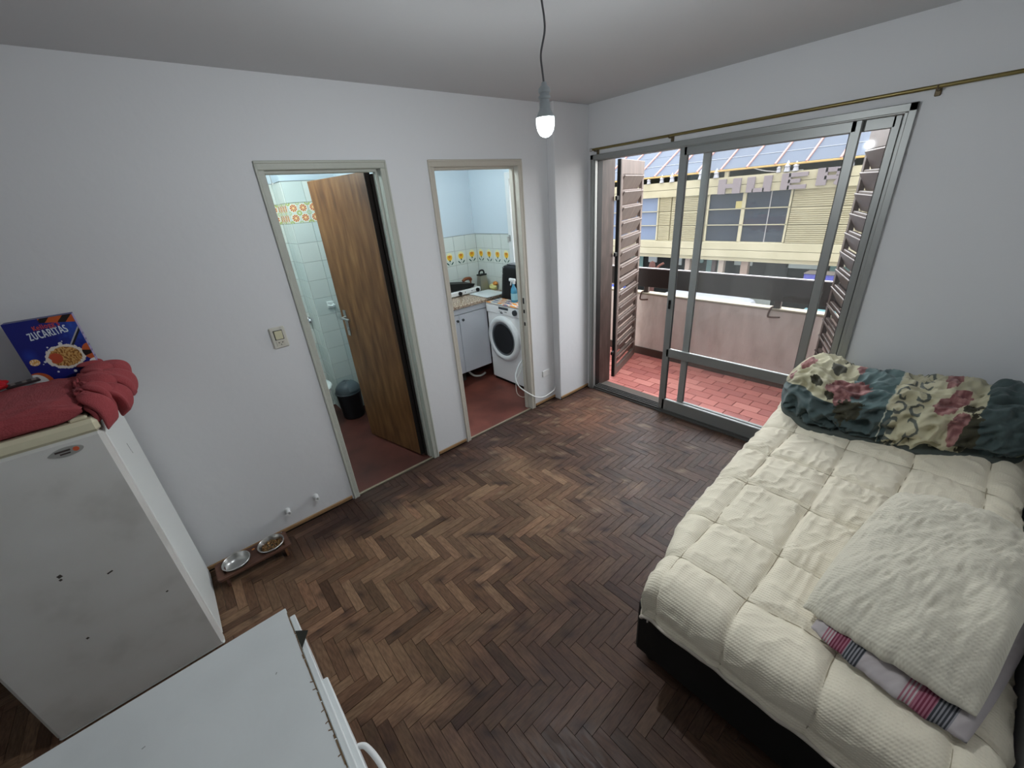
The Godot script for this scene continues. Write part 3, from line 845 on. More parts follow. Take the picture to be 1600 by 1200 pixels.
func flower_tile() -> StandardMaterial3D:
	var t := paint(192, 192, func(u: float, v: float) -> Color:
		var c := Color8(206, 210, 200)
		var g := Vector2(u - 0.5, v - 0.5).length()
		var cu := Vector2(0.5 - absf(u - 0.5), 0.5 - absf(v - 0.5))
		if g < 0.13 and g > 0.06: c = Color8(176, 186, 110)
		if cu.length() < 0.13 and cu.length() > 0.06: c = Color8(176, 186, 110)
		for e in [Vector2(0.5 - absf(u - 0.5), absf(v - 0.5)), Vector2(absf(u - 0.5), 0.5 - absf(v - 0.5))]:
			if e.length() < 0.1 and e.length() > 0.05: c = Color8(186, 196, 140)
		var p := Vector2(fposmod(u, 0.5) - 0.25, fposmod(v, 0.5) - 0.25)
		var r := p.length()
		if r < 0.215: c = Color8(230, 226, 206)
		if r < 0.18:
			var a := absf(fposmod(p.angle() * 9.0 / TAU, 1.0) - 0.5)
			if a < 0.36: c = Color8(202, 108, 44) if r > 0.09 else Color8(176, 74, 30)
		if r < 0.06: c = Color8(248, 208, 142)
		return c)
	return printed(t, 0.18)

func tulip_tile() -> StandardMaterial3D:
	var t := paint(192, 192, func(u: float, v: float) -> Color:
		var c := Color8(208, 214, 206)
		var p := Vector2(u - 0.5, v - 0.36)
		var d := Vector2(p.x / 0.22, p.y / 0.24).length()
		if d < 1.25: c = Color8(232, 226, 170)
		if d < 1.0 and p.y > -0.17 + 0.09 * absf(sin(p.x * 22)): c = Color8(226, 176, 46)
		if d < 0.85 and absf(p.x) < 0.10 - p.y * 0.35 and p.y < 0.06 and p.y > -0.15 + 0.4 * absf(p.x): c = Color8(206, 128, 44)
		if absf(u - 0.5) < 0.05 and v > 0.58 and v < 0.68: c = Color8(40, 60, 52)
		for s in [-1.0, 1.0]:
			var q := Vector2((u - 0.5) * s - 0.2, v - 0.82).rotated(0.75)
			if Vector2(q.x / 0.15, q.y / 0.045).length() < 1: c = Color8(52, 82, 76)
		if absf(u - 0.5) < 0.012 and v > 0.66 and v < 0.95: c = Color8(120, 140, 130)
		return c)
	return printed(t, 0.18)

func glow(called: String, label: String, at: Vector3, r: float, e: float, col: Color) -> void:  # globe with a light inside, added out of view to brighten a side room
	var t := thing(called, label, "ceiling lamp", at)
	put("canopy", MB.new().lathe([Vector2(0, 0), Vector2(r * 0.7, 0), Vector2(r * 0.7, -0.03), Vector2(0, -0.03)], Transform3D(), 24), M.white, t)
	var gm := mat(250, 250, 248, 0.4)
	gm.emission_enabled = true; gm.emission = col; gm.emission_energy_multiplier = 1.5
	var pr := []
	for i in 13: pr.append(Vector2(r * cos(-PI / 2 + PI * i / 12.0), -r - 0.03 + r * sin(-PI / 2 + PI * i / 12.0)))
	put("globe", MB.new().lathe(pr, Transform3D(), 24), gm, t)
	var l := OmniLight3D.new()
	l.name = "light"
	l.light_color = col; l.light_energy = e; l.light_size = r * 0.8
	l.omni_range = 12.0; l.omni_attenuation = 2.0; l.shadow_enabled = true
	l.position = Vector3(0, -r - 0.03, 0)
	t.add_child(l)

# ---------------------------------------------------------------- bathroom
func bathroom() -> void:
	struct("floor_bathroom", wall_of([[-3.1, -0.1, -1.75, -1.55, -0.004, -0.02]]), M.red_floor_shaded)
	var wb := struct("wall_bathroom_back", wall_of([[-1.985, -0.1, -1.6, -1.55, H, -1.376], [-3.1, -0.1, -1.75, -1.979, H, -1.656]]), M.grout)
	struct("wall_bathroom_left", wall_of([[-3.1, -0.1, -1.75, -3.0, H, -0.09]]), M.bluewall)
	struct("wall_between", wall_of([[-1.56, -0.1, -1.75, -1.46, H, -0.09]]), M.bluewall)
	var up := struct("wall_bathroom_upper", wall_of([[-1.992, 2.066, -1.6, -1.56, H, -1.37], [-3.0, 2.066, -1.7, -1.985, H, -1.65]]), M.bluewall)
	var fm := flower_tile()
	var tm := [M.tile]
	for k in [[200, 208, 203], [210, 214, 207]]:
		var m: StandardMaterial3D = M.tile.duplicate()
		m.albedo_color = Color8(k[0], k[1], k[2])
		tm.append(m)
	var ys := []
	for i in 14: ys.append(2.062 - 0.155 * (i + 0.5))
	var pick := func(k: int, _i: int) -> Material: return fm if k == 1 else tm[rng.randi() % 3]
	tiles(wb, Vector3(-1.985, 0, -1.376), Vector3.RIGHT, Vector3.BACK, 3, ys, 0.155, pick)
	tiles(wb, Vector3(-1.985, 0, -1.376), Vector3.FORWARD, Vector3.LEFT, 2, ys, 0.140, pick, 0.155)
	tiles(wb, Vector3(-1.990, 0, -1.656), Vector3.LEFT, Vector3.BACK, 3, ys, 0.155, pick)
	glow("bathroom_fill_lamp", "added unseen white ceiling globe that lights the bathroom", Vector3(-2.45, H, -0.75), 0.1, 0.62, Color(0.93, 1.0, 1.0))  # invented fixture, out of view, there to brighten the bathroom
	# pedal-less swing bin
	var t := thing("waste_bin", "dark grey swing-lid waste bin on the bathroom floor by the door leaf", "bin", Vector3(-1.945, -0.004, -1.235))
	var dk := mat(38, 41, 44, 0.45)
	put("body", MB.new().lathe([Vector2(0, 0), Vector2(0.088, 0), Vector2(0.094, 0.01), Vector2(0.112, 0.25), Vector2(0.118, 0.256), Vector2(0.112, 0.262), Vector2(0, 0.262)], Transform3D(), 32), dk, t)
	var lid := sheet(32, 12, func(u: float, v: float) -> Vector3:
		var a := u * TAU
		var r := 0.113 * cos(v * PI / 2)
		return Vector3(r * cos(a), 0.262 + 0.115 * pow(sin(v * PI / 2), 0.9) * (1.0 - 0.12 * absf(cos(a)) * v), r * sin(a)), true, Vector3(0, 0.2, 0))
	put("lid", lid, mat(74, 82, 86, 0.4), t)
	var flap := sheet(14, 10, func(u: float, v: float) -> Vector3:
		var a := lerpf(0.35, 1.75, u)
		var e := lerpf(0.25, 1.2, v)
		return Vector3(0.121 * cos(e) * cos(a), 0.262 + 0.122 * sin(e), 0.121 * cos(e) * sin(a)), false, Vector3(0, 0.2, 0))
	put("flap", flap, mat(92, 102, 106, 0.4), t)
	put("rim", MB.new().lathe([Vector2(0.112, 0.255), Vector2(0.121, 0.258), Vector2(0.121, 0.266), Vector2(0.112, 0.27)], Transform3D(), 32), mat(58, 64, 68, 0.4), t)
	# toilet, only its front right rim shows past the door frame
	t = thing("toilet", "white toilet bowl at the left of the bathroom doorway", "toilet", Vector3(-2.25, -0.004, -1.25))
	var por := mat(226, 230, 226, 0.12)
	put("bowl", MB.new().lathe([Vector2(0.0, 0.0), Vector2(0.11, 0.0), Vector2(0.1, 0.05), Vector2(0.085, 0.15), Vector2(0.12, 0.27), Vector2(0.165, 0.36), Vector2(0.172, 0.385), Vector2(0.15, 0.39), Vector2(0.13, 0.34), Vector2(0.05, 0.24), Vector2(0, 0.23)], Transform3D(Basis.from_scale(Vector3(1, 1, 1.15)), Vector3.ZERO), 32), por, t)
	put("seat", MB.new().lathe([Vector2(0.11, 0.392), Vector2(0.172, 0.392), Vector2(0.18, 0.40), Vector2(0.172, 0.412), Vector2(0.12, 0.412), Vector2(0.11, 0.40), Vector2(0.11, 0.392)], Transform3D(Basis.from_scale(Vector3(1, 1, 1.15)), Vector3.ZERO), 32), por, t)
	put("tank", MB.new().box(Vector3(-0.34, 0.55, -0.05), Vector3(0.18, 0.36, 0.38), 0.03), por, t)
	put("tank_foot", MB.new().box(Vector3(-0.28, 0.2, -0.05), Vector3(0.26, 0.4, 0.22), 0.03), por, t)
	t = thing("stop_valve", "small chrome stop valve on the tiles beside the bathroom door handle", "valve", Vector3(-2.006, 0.905, -1.65))
	var xf := Transform3D(Basis(Vector3.RIGHT, PI / 2), Vector3.ZERO)
	put("flange", MB.new().lathe([Vector2(0, 0), Vector2(0.03, 0), Vector2(0.028, 0.008), Vector2(0.012, 0.012), Vector2(0.012, 0.035)], xf, 20), M.chrome, t)
	put("knob", MB.new().lathe([Vector2(0, 0.03), Vector2(0.02, 0.032), Vector2(0.024, 0.05), Vector2(0.018, 0.062), Vector2(0, 0.064)], xf, 8), M.chrome, t)
	t = thing("paper_holder", "small white holder on the tiles behind the bathroom door handle", "holder", Vector3(-1.86, 1.06, -1.37))
	put("back_plate", MB.new().box(Vector3(0, 0, 0.008), Vector3(0.06, 0.06, 0.014), 0.004), por, t)
	put("ring", MB.new().tube([Vector3(-0.02, 0, 0.02), Vector3(-0.024, 0, 0.05), Vector3(0, -0.004, 0.06), Vector3(0.024, 0, 0.05), Vector3(0.02, 0, 0.02)], 0.007), por, t)

# ---------------------------------------------------------------- kitchen
func kitchen() -> void:
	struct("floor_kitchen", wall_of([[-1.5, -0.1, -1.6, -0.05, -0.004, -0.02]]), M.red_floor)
	var wk := struct("wall_kitchen_back", wall_of([[-1.46, -0.1, -1.58, 0.05, H, -1.476]]), M.grout)
	var wr := struct("wall_kitchen_right", wall_of([[-0.084, -0.1, -1.58, 0.06, H, -0.876], [-0.084, -0.1, -0.876, 0.06, 0.98, -0.09], [-0.084, 2.04, -0.876, 0.06, H, -0.09], [-0.084, 0.98, -0.14, 0.06, 2.04, -0.09]]), M.grout)
	struct("wall_kitchen_upper", wall_of([[-1.46, 1.481, -1.5, -0.084, H, -1.47], [-0.1, 1.481, -1.5, -0.09, H, -0.876], [-0.1, 2.04, -0.876, -0.09, H, -0.09]]), M.bluewall)
	var tu := tulip_tile()
	var ys := []
	for i in 5: ys.append(1.477 - 0.152 * (i + 0.5))
	var pick := func(k: int, _i: int) -> Material: return tu if k == 1 else M.tile
	tiles(wk, Vector3(-0.09, 0, -1.476), Vector3.LEFT, Vector3.BACK, 9, ys, 0.152, pick)
	tiles(wr, Vector3(-0.084, 0, -1.47), Vector3.BACK, Vector3.LEFT, 4, ys, 0.1485, pick, 0.152)
	glow("kitchen_fill_lamp", "added unseen white ceiling globe that lights the kitchen", Vector3(-1.28, H, -0.62), 0.1, 0.5, Color(0.95, 1.0, 1.0))  # invented fixture, out of view, there to brighten the kitchen
	var w := Node3D.new()
	w.name = "window_2"
	add_child(w)
	w.set_meta("kind", "structure")
	tag(w, "white framed kitchen window behind the right jamb of the kitchen doorway", "window")
	var f := MB.new()
	for z in [-0.845, -0.17]: f.span(Vector3(-0.105, 0.98, z - 0.031), Vector3(0.02, 2.04, z + 0.031), 0.004)
	for y in [1.01, 2.01]: f.span(Vector3(-0.104, y - 0.03, -0.874), Vector3(0.02, y + 0.03, -0.142), 0.004)
	put("frame", f, M.white, w)
	put("pane", MB.new().span(Vector3(-0.04, 1.04, -0.814), Vector3(-0.036, 1.98, -0.2)), M.glass, w)
	var hn := MB.new().box(Vector3(-0.112, 1.44, -0.85), Vector3(0.016, 0.06, 0.022), 0.003)
	hn.rod(Vector3(-0.115, 1.45, -0.85), Vector3(-0.14, 1.45, -0.85), 0.008)
	hn.rod(Vector3(-0.135, 1.455, -0.85), Vector3(-0.135, 1.40, -0.85), 0.006)
	put("handle", hn, M.steel, w)
	# worktop and cabinet
	var gran := world_map(printed(noise_tex(0.09, 101, [[0.0, Color8(66, 48, 40)], [0.4, Color8(130, 104, 86)], [0.6, Color8(196, 180, 158)], [1.0, Color8(222, 212, 194)]], 256, 4), 0.25), Vector3(3, 3, 3))
	var ct := put("worktop", MB.new().span(Vector3(-1.455, 0.852, -1.466), Vector3(-0.46, 0.884, -0.872), 0.004).span(Vector3(-0.461, 0.852, -1.466), Vector3(-0.095, 0.884, -0.91), 0.003), gran)
	tag(ct, "speckled brown granite worktop in the kitchen", "worktop")
	var t := thing("kitchen_cabinet", "white base cabinet with small round knobs under the granite worktop", "cabinet", Vector3(0, 0, 0))
	var wc := mat(196, 198, 204, 0.4)
	put("body", MB.new().span(Vector3(-1.45, 0.16, -1.46), Vector3(-0.47, 0.851, -0.91), 0.002), wc, t)
	put("plinth", MB.new().span(Vector3(-1.45, -0.003, -1.46), Vector3(-0.72, 0.16, -1.06), 0.002), mat(70, 66, 62, 0.7), t)
	put("top_rail", MB.new().span(Vector3(-1.45, 0.795, -0.912), Vector3(-0.47, 0.85, -0.892), 0.002), wc, t)
	for q in [[-1.45, -0.822, -0.85], [-0.818, -0.47, -0.785]]:
		var d := put("door", MB.new().span(Vector3(q[0], 0.165, -0.912), Vector3(q[1], 0.788, -0.89), 0.002), wc, t)
		put("knob", MB.new().lathe([Vector2(0, 0), Vector2(0.006, 0), Vector2(0.006, 0.012), Vector2(0.014, 0.016), Vector2(0.013, 0.024), Vector2(0, 0.026)], Transform3D(Basis(Vector3.RIGHT, PI / 2), Vector3(q[2], 0.735, -0.89)), 16), mat(90, 92, 94, 0.3, 0.7), d)
	var hs := put("drain_hose", MB.new().tube([Vector3(-0.5, 0.03, -0.99), Vector3(-0.56, 0.012, -1.0), Vector3(-0.62, 0.02, -1.03), Vector3(-0.65, 0.05, -1.07), Vector3(-0.66, 0.09, -1.1)], 0.012), M.offwhite)
	tag(hs, "white drain hose on the floor beside the washing machine", "hose")
	# washing machine
	t = thing("washing_machine", "white front-loading washing machine in the kitchen doorway", "washing machine", Vector3(0, -0.004, 0))
	var wm := mat(236, 234, 232, 0.3)
	put("body", MB.new().span(Vector3(-0.482, 0.03, -0.865), Vector3(-0.10, 0.846, -0.315), 0.012), wm, t)
	put("lid", MB.new().span(Vector3(-0.49, 0.846, -0.868), Vector3(-0.10, 0.862, -0.312), 0.006), wm, t)
	put("front_panel", MB.new().span(Vector3(-0.492, 0.765, -0.865), Vector3(-0.476, 0.845, -0.315), 0.005), wm, t)
	put("plinth", MB.new().span(Vector3(-0.46, 0.0, -0.85), Vector3(-0.12, 0.04, -0.33)), M.black, t)
	var side := Transform3D(Basis(Vector3.BACK, PI / 2), Vector3(-0.482, 0.51, -0.612))
	var dr := put("door", MB.new().lathe([Vector2(0.17, 0.0), Vector2(0.238, 0.0), Vector2(0.238, 0.01), Vector2(0.225, 0.03), Vector2(0.195, 0.034), Vector2(0.175, 0.02), Vector2(0.168, 0.004)], side, 48), M.white, t)
	var bowl := mat(20, 22, 25, 0.08)
	put("porthole", MB.new().lathe([Vector2(0, 0.012), Vector2(0.08, 0.012), Vector2(0.13, 0.016), Vector2(0.16, 0.02), Vector2(0.176, 0.012)], side, 48), bowl, dr)
	put("porthole_rim", MB.new().lathe([Vector2(0.158, 0.02), Vector2(0.166, 0.026), Vector2(0.176, 0.022), Vector2(0.176, 0.01)], side, 48), mat(120, 124, 128, 0.25, 0.6), dr)
	put("display", MB.new().span(Vector3(-0.4945, 0.818, -0.655), Vector3(-0.49, 0.842, -0.508), 0.001), mat(52, 58, 64, 0.2), t)
	put("dial", MB.new().lathe([Vector2(0, 0.022), Vector2(0.026, 0.022), Vector2(0.029, 0.0), Vector2(0, 0)], Transform3D(Basis(Vector3.BACK, PI / 2), Vector3(-0.49, 0.812, -0.405)), 24), mat(44, 48, 52, 0.3), t)
	var bt := MB.new()
	for z in [-0.64, -0.615, -0.56, -0.54]: bt.span(Vector3(-0.494, 0.795, z - 0.009), Vector3(-0.491, 0.8, z + 0.009))
	bt.span(Vector3(-0.494, 0.777, -0.635), Vector3(-0.491, 0.788, -0.595))
	put("button", bt, M.rubber, t)
	# things on the worktop and on the machine
	t = thing("cooktop", "white two-burner tabletop cooktop on the granite worktop", "cooktop", Vector3(0, 0.884, 0))
	put("body", MB.new().span(Vector3(-0.9, 0.008, -1.45), Vector3(-0.275, 0.06, -1.215), 0.008), M.white, t)
	for x in [-0.86, -0.32]: put("foot", MB.new().span(Vector3(x - 0.015, 0, -1.25), Vector3(x + 0.015, 0.01, -1.22)), M.rubber, t)
	for x in [-0.56, -0.325]: put("knob", MB.new().lathe([Vector2(0, 0.018), Vector2(0.019, 0.018), Vector2(0.021, 0), Vector2(0, 0)], Transform3D(Basis(Vector3.RIGHT, PI / 2), Vector3(x, 0.034, -1.215)), 20), M.black, t)
	for x in [-0.49, -0.40]: put("lamp_dot", MB.new().box(Vector3(x, 0.036, -1.214), Vector3(0.01, 0.01, 0.003), 0.001), M.rubber, t)
	for x in [-0.72, -0.42]: put("hot_plate", MB.new().lathe([Vector2(0, 0.07), Vector2(0.08, 0.07), Vector2(0.085, 0.06)], Transform3D(Basis(), Vector3(x, 0, -1.33)), 24), M.black, t)
	t = thing("griddle_pan", "black griddle pan lying on the white cooktop", "pan", Vector3(0, 0.954, 0))
	var gp := PackedVector2Array([Vector2(-0.95, 0.0), Vector2(-0.36, 0.0), Vector2(-0.34, 0.03), Vector2(-0.40, 0.04), Vector2(-0.7, 0.085), Vector2(-0.96, 0.1)])
	put("pan", MB.new().prism(gp, 0.2, Transform3D(Basis(), Vector3(0, 0, -1.43))), M.black, t)
	put("rib", MB.new().span(Vector3(-0.9, 0.0, -1.231), Vector3(-0.37, 0.012, -1.222), 0.003), M.rubber, t)
	t = thing("wooden_spoon_rest", "brown wooden handle behind the griddle pan against the tiles", "utensil", Vector3(-0.33, 0.945, -1.4))
	put("handle", MB.new().tube([Vector3(-0.05, 0.055, 0), Vector3(-0.01, 0.075, 0), Vector3(0.05, 0.07, 0), Vector3(0.055, 0.045, 0)], 0.018), mat(126, 72, 44, 0.5), t)
	put("shank", MB.new().rod(Vector3(0.055, 0.0, 0), Vector3(0.055, 0.05, 0), 0.008), mat(112, 62, 40, 0.5), t)
	t = thing("box_grater", "steel box grater with black handle in the kitchen corner", "grater", Vector3(-0.205, 0.884, -1.27))
	var gm := MB.new()
	var y0 := 0.0
	var A := []
	var B := []
	for k in [[-1, -1], [1, -1], [1, 1], [-1, 1]]:
		A.append(Vector3(k[0] * 0.058, y0, k[1] * 0.045)); B.append(Vector3(k[0] * 0.042, 0.165, k[1] * 0.03))
	for i in 4:
		var j := (i + 1) % 4
		gm.quad(A[i], A[j], B[j], B[i], (A[i] + A[j]))
	gm.quad(B[0], B[1], B[2], B[3], Vector3.UP)
	var gs := mat(170, 170, 158, 0.35, 0.8)
	put("body", gm, bump(gs, noise_tex(0.12, 111, [], 64, 2, FastNoiseLite.TYPE_CELLULAR), 0.3), t)
	var gh := MB.new().box(Vector3(0, 0.172, 0), Vector3(0.098, 0.016, 0.07), 0.004)
	gh.tube([Vector3(-0.035, 0.178, 0), Vector3(-0.03, 0.205, 0), Vector3(-0.015, 0.218, 0), Vector3(0.015, 0.218, 0), Vector3(0.03, 0.205, 0), Vector3(0.035, 0.178, 0)], 0.009)
	put("handle", gh, M.black, t)
	var bo := put("cutting_board", MB.new().span(Vector3(-0.45, 0.885, -1.2), Vector3(-0.19, 0.897, -0.885), 0.004), mat(216, 222, 224, 0.3))
	tag(bo, "white cutting board at the right end of the granite worktop", "cutting board")
	t = thing("snack_packet", "crumpled yellow and orange packet behind the cutting board", "packet", Vector3(-0.135, 0.885, -1.17))
	var pn := fn(9.0, 113)
	for q in [[Vector3(0, 0.03, 0), Vector3(0.035, 0.035, 0.06), Color8(206, 200, 132), "wrapper"], [Vector3(0.01, 0.07, 0.03), Vector3(0.025, 0.025, 0.035), Color8(206, 134, 60), "top_fold"]]:
		var pm := mat(0, 0, 0, 0.35)
		pm.albedo_color = q[2]
		put(q[3], lump(q[0], q[1], pn, 0.3, 24, 16), pm, t)
	t = thing("air_fryer", "tall black air fryer standing behind the spray bottle", "air fryer", Vector3(-0.195, 0.86, -0.69))
	var fr := sheet(48, 24, func(u: float, v: float) -> Vector3:
		var a := u * TAU
		var ca := signf(cos(a)) * pow(absf(cos(a)), 0.45)
		var sa := signf(sin(a)) * pow(absf(sin(a)), 0.45)
		var k := lerpf(1.08, 0.84, v) * (1.0 if v < 0.92 else sqrt(maxf(0.0, 1.0 - pow((v - 0.92) / 0.08, 2))))
		return Vector3(0.1 * ca * k, v * 0.345, 0.165 * sa * k), true, Vector3(0, 0.17, 0))
	put("body", fr, mat(17, 18, 20, 0.3), t)
	put("top_panel", MB.new().box(Vector3(0.0, 0.343, 0.02), Vector3(0.11, 0.012, 0.2), 0.005), mat(92, 96, 100, 0.4), t)
	var ic := MB.new()
	for k in [[0.315, -0.115], [0.318, -0.09], [0.28, -0.125], [0.255, -0.105], [0.23, -0.13]]: ic.box(Vector3(-0.0965 + 0.008 * (k[0] - 0.2) / 0.1, k[0], k[1]), Vector3(0.006, 0.008, 0.008), 0.002)
	put("indicator", ic, mat(170, 176, 176, 0.4), t)
	var ho := put("handle", MB.new().box(Vector3(-0.105, 0.12, 0.05), Vector3(0.03, 0.1, 0.03), 0.008), M.black, t)
	t = thing("spray_bottle", "teal spray bottle with white trigger head on the washing machine", "spray bottle", Vector3(-0.36, 0.862, -0.555))
	put("bottle", MB.new().lathe([Vector2(0, 0), Vector2(0.034, 0), Vector2(0.037, 0.01), Vector2(0.037, 0.11), Vector2(0.03, 0.14), Vector2(0.014, 0.165), Vector2(0.013, 0.19), Vector2(0, 0.19)], Transform3D(Basis.from_scale(Vector3(0.75, 1, 1)), Vector3.ZERO), 24), mat(74, 140, 168, 0.25), t)
	put("label_band", MB.new().lathe([Vector2(0.0378, 0.03), Vector2(0.0378, 0.095)], Transform3D(Basis.from_scale(Vector3(0.75, 1, 1)), Vector3.ZERO), 24), mat(150, 196, 206, 0.4), t)
	var hd := MB.new().box(Vector3(0, 0.222, -0.012), Vector3(0.026, 0.028, 0.085), 0.006)
	hd.box(Vector3(0, 0.2, 0.01), Vector3(0.022, 0.03, 0.03), 0.005)
	hd.box(Vector3(0, 0.19, -0.035), Vector3(0.014, 0.05, 0.012), 0.004, Basis(Vector3.RIGHT, 0.35))
	put("trigger_head", hd, M.white, t)
	var cl := paint(96, 96, func(u: float, v: float) -> Color:
		var c := Color8(206, 200, 190)
		var k := sin(u * 21 + sin(v * 9) * 2) + sin(v * 17 + u * 5)
		if k > 0.9: c = Color8(214, 132, 52)
		elif k < -1.0: c = Color8(96, 112, 140)
		elif k > 0.5 and k < 0.62: c = Color8(52, 44, 46)
		elif k < -0.5 and v > 0.4: c = Color8(182, 78, 60)
		return c)
	var tn := fn(7.0, 117)
	var tw := sheet(30, 40, func(u: float, v: float) -> Vector3:
		var e := minf(minf(u, 1 - u), minf(v, 1 - v)) * 12.0
		return Vector3(lerpf(-0.497, -0.3, u), 0.8605 + 0.008 * minf(e, 1.0) + 0.004 * tn.get_noise_2d(u, v * 2) * minf(e, 1.0), lerpf(-0.86, -0.33, v)))
	tag(put("tea_towel", tw, printed(cl, 0.9)), "patterned orange and blue tea towel spread on the washing machine", "towel")

# a closed lump with noise folds
func lump(c: Vector3, r: Vector3, nz: FastNoiseLite, amt: float, nu := 40, nv := 24, ridged := false) -> ArrayMesh:
	return sheet(nu, nv, func(u: float, v: float) -> Vector3:
		var a := fmod(u, 1.0) * TAU
		var b := (v - 0.5) * PI * 0.998
		var d := Vector3(cos(b) * cos(a), sin(b), cos(b) * sin(a))
		var w := nz.get_noise_3d(d.x * r.x * 4, d.y * r.y * 4, d.z * r.z * 4)
		if ridged: w = 0.5 - absf(w) * 2.2
		return c + d * r * (1.0 + amt * w), true, c)

# ---------------------------------------------------------------- fridge and what lies on it
func fridge() -> void:
	var t := thing("fridge", "low white refrigerator with cream top trim, standing against the back wall", "refrigerator", Vector3(-3.556, 0, 0.046))
	var wh := bump(printed(noise_tex(0.006, 121, [[0.0, Color8(192, 191, 186)], [0.4, Color8(208, 207, 203)], [1.0, Color8(214, 214, 211)]], 512, 5), 0.38), noise_tex(0.1, 122, [], 128, 2), 0.04)
	var sidem := mat(226, 230, 228, 0.35)
	var cream := mat(212, 206, 178, 0.4)
	put("body", MB.new().span(Vector3(-0.28, 0.012, 0.0), Vector3(0.28, 1.2, 0.475), 0.006), sidem, t)
	put("top", MB.new().span(Vector3(-0.282, 1.186, 0.0), Vector3(0.282, 1.215, 0.476), 0.006), sidem, t)
	put("gasket", MB.new().span(Vector3(-0.27, 0.06, 0.474), Vector3(0.27, 1.18, 0.482)), M.rubber, t)
	var d := put("door", MB.new().span(Vector3(-0.281, 0.012, 0.482), Vector3(0.281, 1.18, 0.534), 0.012), wh, t)
	put("trim_cap", MB.new().span(Vector3(-0.283, 1.177, 0.478), Vector3(0.283, 1.226, 0.537), 0.012), cream, d)
	put("hinge_cover", MB.new().span(Vector3(0.215, 1.222, 0.47), Vector3(0.262, 1.236, 0.512), 0.005), cream, d)
	put("bottom_cap", MB.new().span(Vector3(-0.28, 0.004, 0.484), Vector3(0.28, 0.02, 0.53), 0.006), sidem, d)
	for x in [-0.24, 0.24]:
		for z in [0.04, 0.42]: put("foot", MB.new().rod(Vector3(x, 0, z), Vector3(x, 0.013, z), 0.016), M.black, t)
	var bp_ := PackedVector2Array()
	for i in 28:
		var a := TAU * i / 28.0
		var px := cos(a)
		bp_.append(Vector2(0.045 * px, 0.017 * sin(a) * (1.0 if px > 0.0 else 1.0 - px * px * 0.55)))
	var bx := Transform3D(Basis(Vector3.BACK, 0.03), Vector3(0.177, 1.14, 0.533))
	var bd := put("badge", MB.new().prism(bp_, 0.003, bx), mat(168, 168, 164, 0.35, 0.4), d)
	put("badge_dot", MB.new().rod(bx * Vector3(0.026, 0.001, 0.002), bx * Vector3(0.026, 0.001, 0.0042), 0.008, 20), mat(196, 92, 60, 0.4), bd)
	var bl := MB.new()
	bl.box(bx * Vector3(-0.006, 0.005, 0.003), Vector3(0.038, 0.006, 0.002))
	bl.box(bx * Vector3(-0.003, -0.005, 0.003), Vector3(0.026, 0.005, 0.002))
	put("badge_print", bl, mat(70, 60, 58, 0.5), bd)
	var dm := MB.new()
	for q in [[0.10, 0.63, 0.009, 0.003], [-0.01, 0.70, 0.006, 0.006], [-0.013, 0.685, 0.004, 0.004], [0.205, 0.43, 0.004, 0.003], [-0.05, 0.4, 0.004, 0.004]]:
		dm.box(Vector3(q[0], q[1], 0.5341), Vector3(q[2] * 2, q[3] * 2, 0.0006), 0.0, Basis(Vector3.BACK, 0.3))
	put("scuff", dm, mat(70, 64, 60, 0.9), d)
	var sm := MB.new()
	for q in [[1.16, 0.40, 0.012], [0.98, 0.25, 0.02], [0.95, 0.24, 0.006]]: sm.box(Vector3(0.2802, q[0], q[1]), Vector3(0.0008, q[2] * 2, 0.003), 0.0, Basis(Vector3.RIGHT, 0.2))
	put("scratch", sm, mat(110, 108, 102, 0.8), t)
	# red blanket, folded flat, its gathered end hanging over the right side
	var red := bump(mat(158, 72, 76, 0.95), noise_tex(0.1, 123, [], 256, 3), 0.15)
	red.uv1_scale = Vector3(4, 4, 1)
	red.rim_enabled = true; red.rim = 0.3; red.rim_tint = 0.6
	var b := thing("red_blanket", "folded dusty red blanket on top of the refrigerator", "blanket", Vector3(-3.56, 1.215, 0.0))
	var n1 := fn(2.6, 131)
	var n2 := fn(7.0, 132)
	var slab := sheet(72, 90, func(u: float, v: float) -> Vector3:
		var a := fmod(u, 1.0) * TAU
		var x := lerpf(-0.42, 0.268, v)
		var zz := signf(cos(a)) * pow(absf(cos(a)), 0.45)
		var yy := signf(sin(a)) * pow(absf(sin(a)), 0.5)
		var cap := 1.0 - pow(absf(v * 2 - 1), 12) * 0.9
		var h := 0.041 * cap * (1.0 + 0.10 * n1.get_noise_2d(x * 3, zz))
		var back := 0.155 + 0.02 * n1.get_noise_2d(x * 2, 5.0)
		var z := lerpf(back, 0.572, zz * 0.5 + 0.5) + 0.006 * n2.get_noise_2d(x, yy)
		var y := 0.046 + yy * h
		if yy > 0: y += 0.004 * n2.get_noise_2d(x * 2, zz * 1.5) + 0.006 * n1.get_noise_2d(x * 4 + 3, zz * 2)
		if zz > 0.5 and yy < 0: y -= 0.004 * (zz - 0.5)
		if zz > 0.85: z += 0.006 * (1.0 - absf(yy)) + (-0.008 if absf(yy + 0.72) < 0.12 else 0.0)
		return Vector3(x, y, z), true, Vector3(-0.08, 0.046, 0.34), Vector3.UP, Vector2(1.2, 0.8))
	put("fold", slab, red, b)
	# the gathered end: one core and a ring of hanging folds (start, tip, half width, thickness, outward belly)
	put("gathered_core", lump(Vector3(0.272, 0.035, 0.32), Vector3(0.05, 0.062, 0.20), n2, 0.35, 48, 36), red, b)
